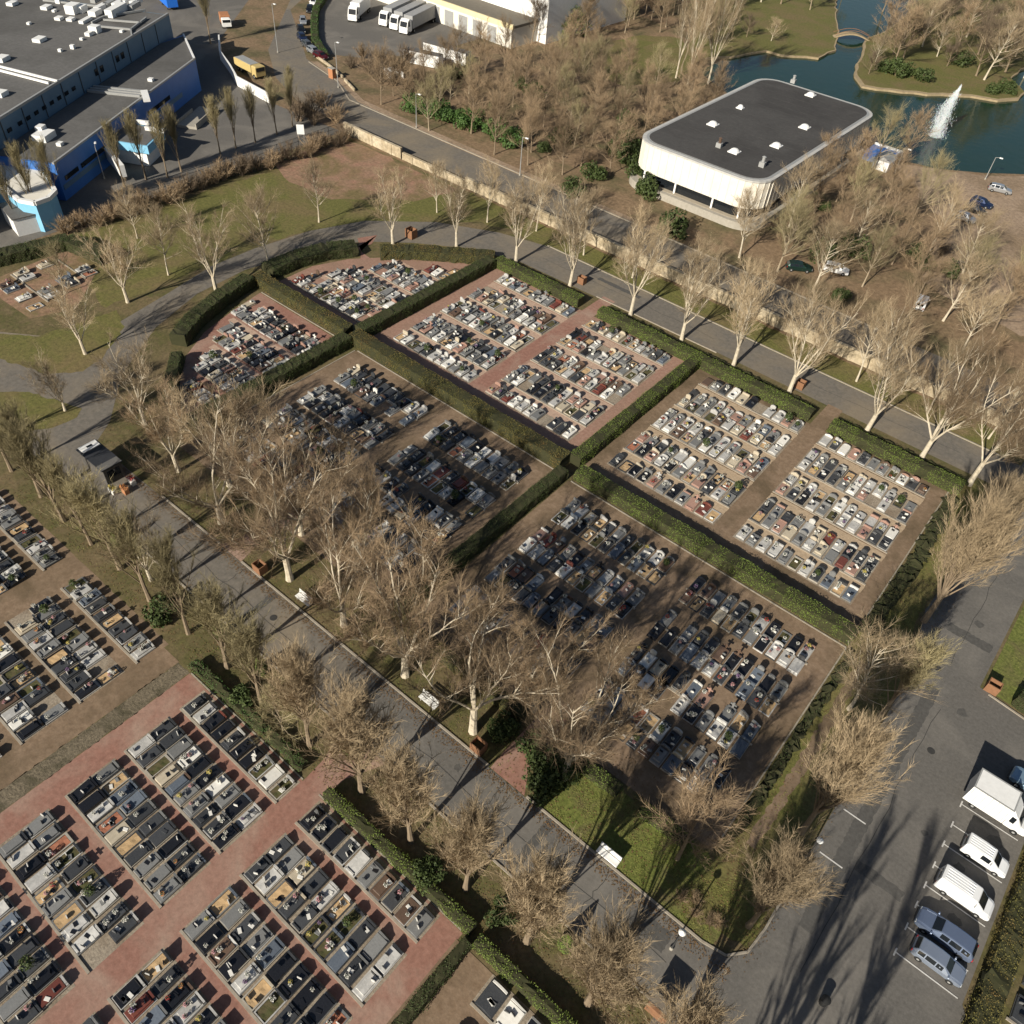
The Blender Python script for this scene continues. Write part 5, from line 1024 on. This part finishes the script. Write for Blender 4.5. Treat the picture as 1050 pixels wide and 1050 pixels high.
b = MB(); b.box(-1.0, 1.0, -.55, .45, 0, 1.5, brownwood, .03); b.obj("cabinet", kb); b = MB(); b.box(-1.1, 1.1, -.2, .5, 1.5, 2.3, darkmetal, .03); b.obj("board", kb); b = MB(); b.box(-1.15, 1.15, -.3, .6, 2.3, 2.38, mat("kiosk cap", (.2, .17, .13), (.16, .13, .1), 2, .7)); b.obj("roof", kb)
def lamp(x, y, h, label, heads=1, rz=0.0, wh=False):
    o = empty("street_lamp", (x, y, 0), rz); tag(o, label, "lamp", "street lamps"); b = MB(); b.tube([(0, 0, 0), (0, 0, h*.5), (0, 0, h)], [.09, .075, .055], 8, white if wh else metal); b.obj("pole", o)
    b = MB(); b.tube([(0, 0, h-.05), (.5, 0, h+.12), (.9, 0, h+.15)], [.045, .04, .035], 6, metal); b.obj("arm", o)
    b = MB(); b.box(.7, 1.35, -.16, .16, h+.08, h+.24, white, .04); b.obj("lamp_head", o)
    b = MB(); b.lathe([(.18, 0), (.18, .25), (.1, .32)], sides=8, m=concrete); b.obj("base", o)
def globe(x, y, h, label):
    o = empty("street_lamp", (x, y, 0)); tag(o, label, "lamp", "street lamps"); b = MB(); b.tube([(0, 0, 0), (0, 0, h*.6), (0, 0, h-.3)], [.07, .06, .05], 8, darkmetal); b.obj("pole", o)
    b = MB(); b.lathe([(.12, h-.3), (.26, h-.2), (.28, h-.08), (.14, h+.06), (.03, h+.15)], sides=14, m=white); b.obj("lamp_head", o); b = MB(); b.lathe([(.16, 0), (.16, .2), (.08, .3)], sides=8, m=concrete); b.obj("base", o)
globe(*P(688, 973), 4.0, "white-headed lamp on the avenue near the corner flower beds"); globe(5.6, 38.2, 3.6, "white-headed lamp among the parking road trees")
lamp(*P(427, 131), 6.5, "tall grey street lamp beside the laurels on the public road"); lamp(*P(285, 54), 10, "tall street lamp with double stem at the top road"); lamp(*P(107, 183), 5.5, "curved lamp in front of the dark blue factory wall", rz=2.5); lamp(*P(347, 90), 9, "street lamp at the public road bend beside the orange box"); lamp(*P(1010, 184), 4.5, "lamp on the lake shore beside the silver car"); lamp(*P(917, 178), 5, "lamp on the lake shore near the white building"); lamp(*P(533, 180), 7, "slim lamp between the laurels and the woodland by the road")
ob = empty("utility_box", (*P(341, 80), 0)); tag(ob, "orange roadside utility box at the public road bend", "box"); b = MB(); b.box(-.7, .7, -.5, .5, 0, 2.0, brick, .05); b.obj("cabinet", ob); b = MB(); b.box(-.8, .8, -.6, .6, 2.0, 2.1, concrete); b.obj("lid", ob)
wb_ = empty("white_signboard", (*P(309, 142), 0), .8); tag(wb_, "white signboard on the yard fence beside the clay field", "sign"); b = MB(); b.box(-.7, .7, -.04, .04, .8, 2.6, white); b.obj("board", wb_); b = MB(); b.box(-.6, -.5, -.03, .03, 0, .8, metal); b.obj("post", wb_); b = MB(); b.box(.5, .6, -.03, .03, 0, .8, metal); b.obj("post", wb_)
ps = empty("small_pit_shelter", (*P(404, 78), 0), -.4); tag(ps, "small roofless white-walled enclosure in the thicket", "shelter"); b = MB(); b.box(-2, 2, -1.6, -1.4, 0, 1.2, white); b.box(-2, 2, 1.4, 1.6, 0, 1.2, white); b.box(-2, -1.8, -1.4, 1.4, 0, 1.2, white); b.obj("wall", ps); b = MB(); b.box(-1.8, 2, -1.4, 1.4, .02, .1, darkmetal); b.obj("floor_panel", ps)
for i, (x, y) in enumerate([(11.2, 29.2)]):
    o = empty("black_bollard_bin", (x, y, 0)); tag(o, "round black litter bin on the asphalt near the bottom edge", "bin"); b = MB(); b.lathe([(.28, 0), (.33, .8), (.3, .85)], sides=14, m=rubber); b.obj("drum", o); b = MB(); b.lathe([(.35, .85), (.36, .9), (.1, .98)], sides=14, m=rubber); b.obj("lid", o)
for (u, v, m, lb) in [(1034, 975, brightblue, "bright blue covered item on the outside graves"), (1028, 998, GM['blue grey'], "greenish grey tarpaulin heap on the outside graves")]:
    x, y = P(u, v); b = MB(); q = shrub_mesh(5, True, m); b.lathe([(.8, 0), (.75, .35), (.45, .6), (.05, .7)], x, y, 9, m); tag(b.obj("covered_heap"), lb, "heap")
# ------------------------------------------------------------------ lake: banks, bridge, fountain
def bank(poly, h, name, top, edge):
    b = MB(); n = len(poly); q = []
    r = random.Random(n)
    for i in range(n):
        a, c = Vector(poly[i]), Vector(poly[(i+1) % n]); k = max(1, int((c-a).length/3))
        for j in range(k): q.append(tuple(a.lerp(c, j/k)+Vector((r.uniform(-.4, .4), r.uniform(-.4, .4)))))
    b.prism(q, -.2, h, edge); o = kind(b.obj(name), 'structure')
    c = MB(); cx = sum(p[0] for p in q)/len(q); cy = sum(p[1] for p in q)/len(q)
    c.prism([(cx+(p[0]-cx)*.982, cy+(p[1]-cy)*.982) for p in q], h, h+.05, top); kind(c.obj(name+"_grass"), 'structure')
bankm = mat("sandy bank", (.36, .28, .17), (.26, .20, .12), 1, .95)
isle = px((883, 54), (874, 80), (884, 91), (910, 94), (950, 98.5), (996, 101), (1024, 105.5), (1044, 104), (1049, 97), (1036, 83), (1050, 71), (1100, 40), (1100, -20), (960, -20), (925, 20), (905, 36), (888, 40))
bank(isle, .45, "island", grass, bankm)
bank(px((690, 90), (720, 62), (750, 60), (787, 54), (800, 58), (813, 59), (839, 61), (856, 53), (860, 34), (857, 20), (858, -20), (720, -20), (712, 30), (700, 66)), .45, "west_bank", grass, bankm)

br = empty("arched_footbridge", (*P(872, 41), 0)); a_, c_2 = P(857, 41), P(888, 44); br.rotation_euler = (0, 0, math.atan2(c_2[1]-a_[1], c_2[0]-a_[0])); tag(br, "small arched footbridge between the lake bank and the island", "bridge"); L2 = math.hypot(c_2[0]-a_[0], c_2[1]-a_[1])/2+.8
def arch(y0, y1, z0, z1, m):
    b = MB(); n = 12; vs = []
    for i in range(n+1):
        x = -L2+2*L2*i/n; z = .5+1.3*math.cos(math.pi*(x/L2)/2); vs += [(x, y0, z+z0), (x, y1, z+z0), (x, y1, z+z1), (x, y0, z+z1)]
    b.add(vs, [(i*4+j, i*4+(j+1) % 4, i*4+4+(j+1) % 4, i*4+4+j) for i in range(n) for j in range(4)]+[(3, 2, 1, 0), (n*4, n*4+1, n*4+2, n*4+3)], m); return b
arch(-1.1, 1.1, -.3, 0, bankm).obj("deck", br); arch(-1.2, -1.1, .75, .85, brownwood).obj("handrail", br); arch(1.1, 1.2, .75, .85, brownwood).obj("handrail", br)
fo = empty("fountain", (*P(960, 140), 0)); tag(fo, "tall white water jet spraying up from the lake", "fountain")
foam = bpy.data.materials.new("white spray"); foam.use_nodes = True; pb = foam.node_tree.nodes["Principled BSDF"]; pb.inputs["Base Color"].default_value = (.93, .94, .95, 1); pb.inputs["Roughness"].default_value = .5; pb.inputs["Alpha"].default_value = .55; pb.inputs["Subsurface Weight"].default_value = .3
RNG = np.random.default_rng(77); N = 4800; t = RNG.uniform(0, 1, N)**1.25; Hh = 10.5
sp_ = .14+1.5*np.sin(np.clip(1-t, 0, 1)*1.5)**1.0; r_ = np.abs(RNG.normal(0, .62, N))*sp_; th = RNG.uniform(0, 6.283, N)
drift = -(1-t)*RNG.uniform(0, 1, N)**2*3.6*np.clip(t*2.2, 0, 1)
pp = np.stack([r_*np.cos(th)+drift+.55*t, r_*np.sin(th)*.8, t*Hh+.05], 1); dd = np.stack([RNG.normal(0, .22, N), RNG.normal(0, .22, N), np.where(RNG.uniform(size=N) < .6, 1., -1.)], 1); dd /= np.linalg.norm(dd, axis=1)[:, None]
b = MB(); b.cones(pp, dd, RNG.uniform(.2, .7, N), RNG.uniform(.012, .04, N), foam); b.obj("spray", fo)
b = MB(); N2 = 900; r_ = np.sqrt(RNG.uniform(0, 1, N2))*1.5; th = RNG.uniform(0, 6.283, N2); b.leaves(np.stack([r_*np.cos(th)-.4, r_*np.sin(th), RNG.uniform(.03, .12, N2)], 1), np.tile([0, 0, 1.], (N2, 1)), .10, foam); b.obj("foam", fo)
b = MB(); b.lathe([(.5, 0), (.4, .2), (.12, .35)], sides=10, m=metal); b.obj("nozzle", fo)
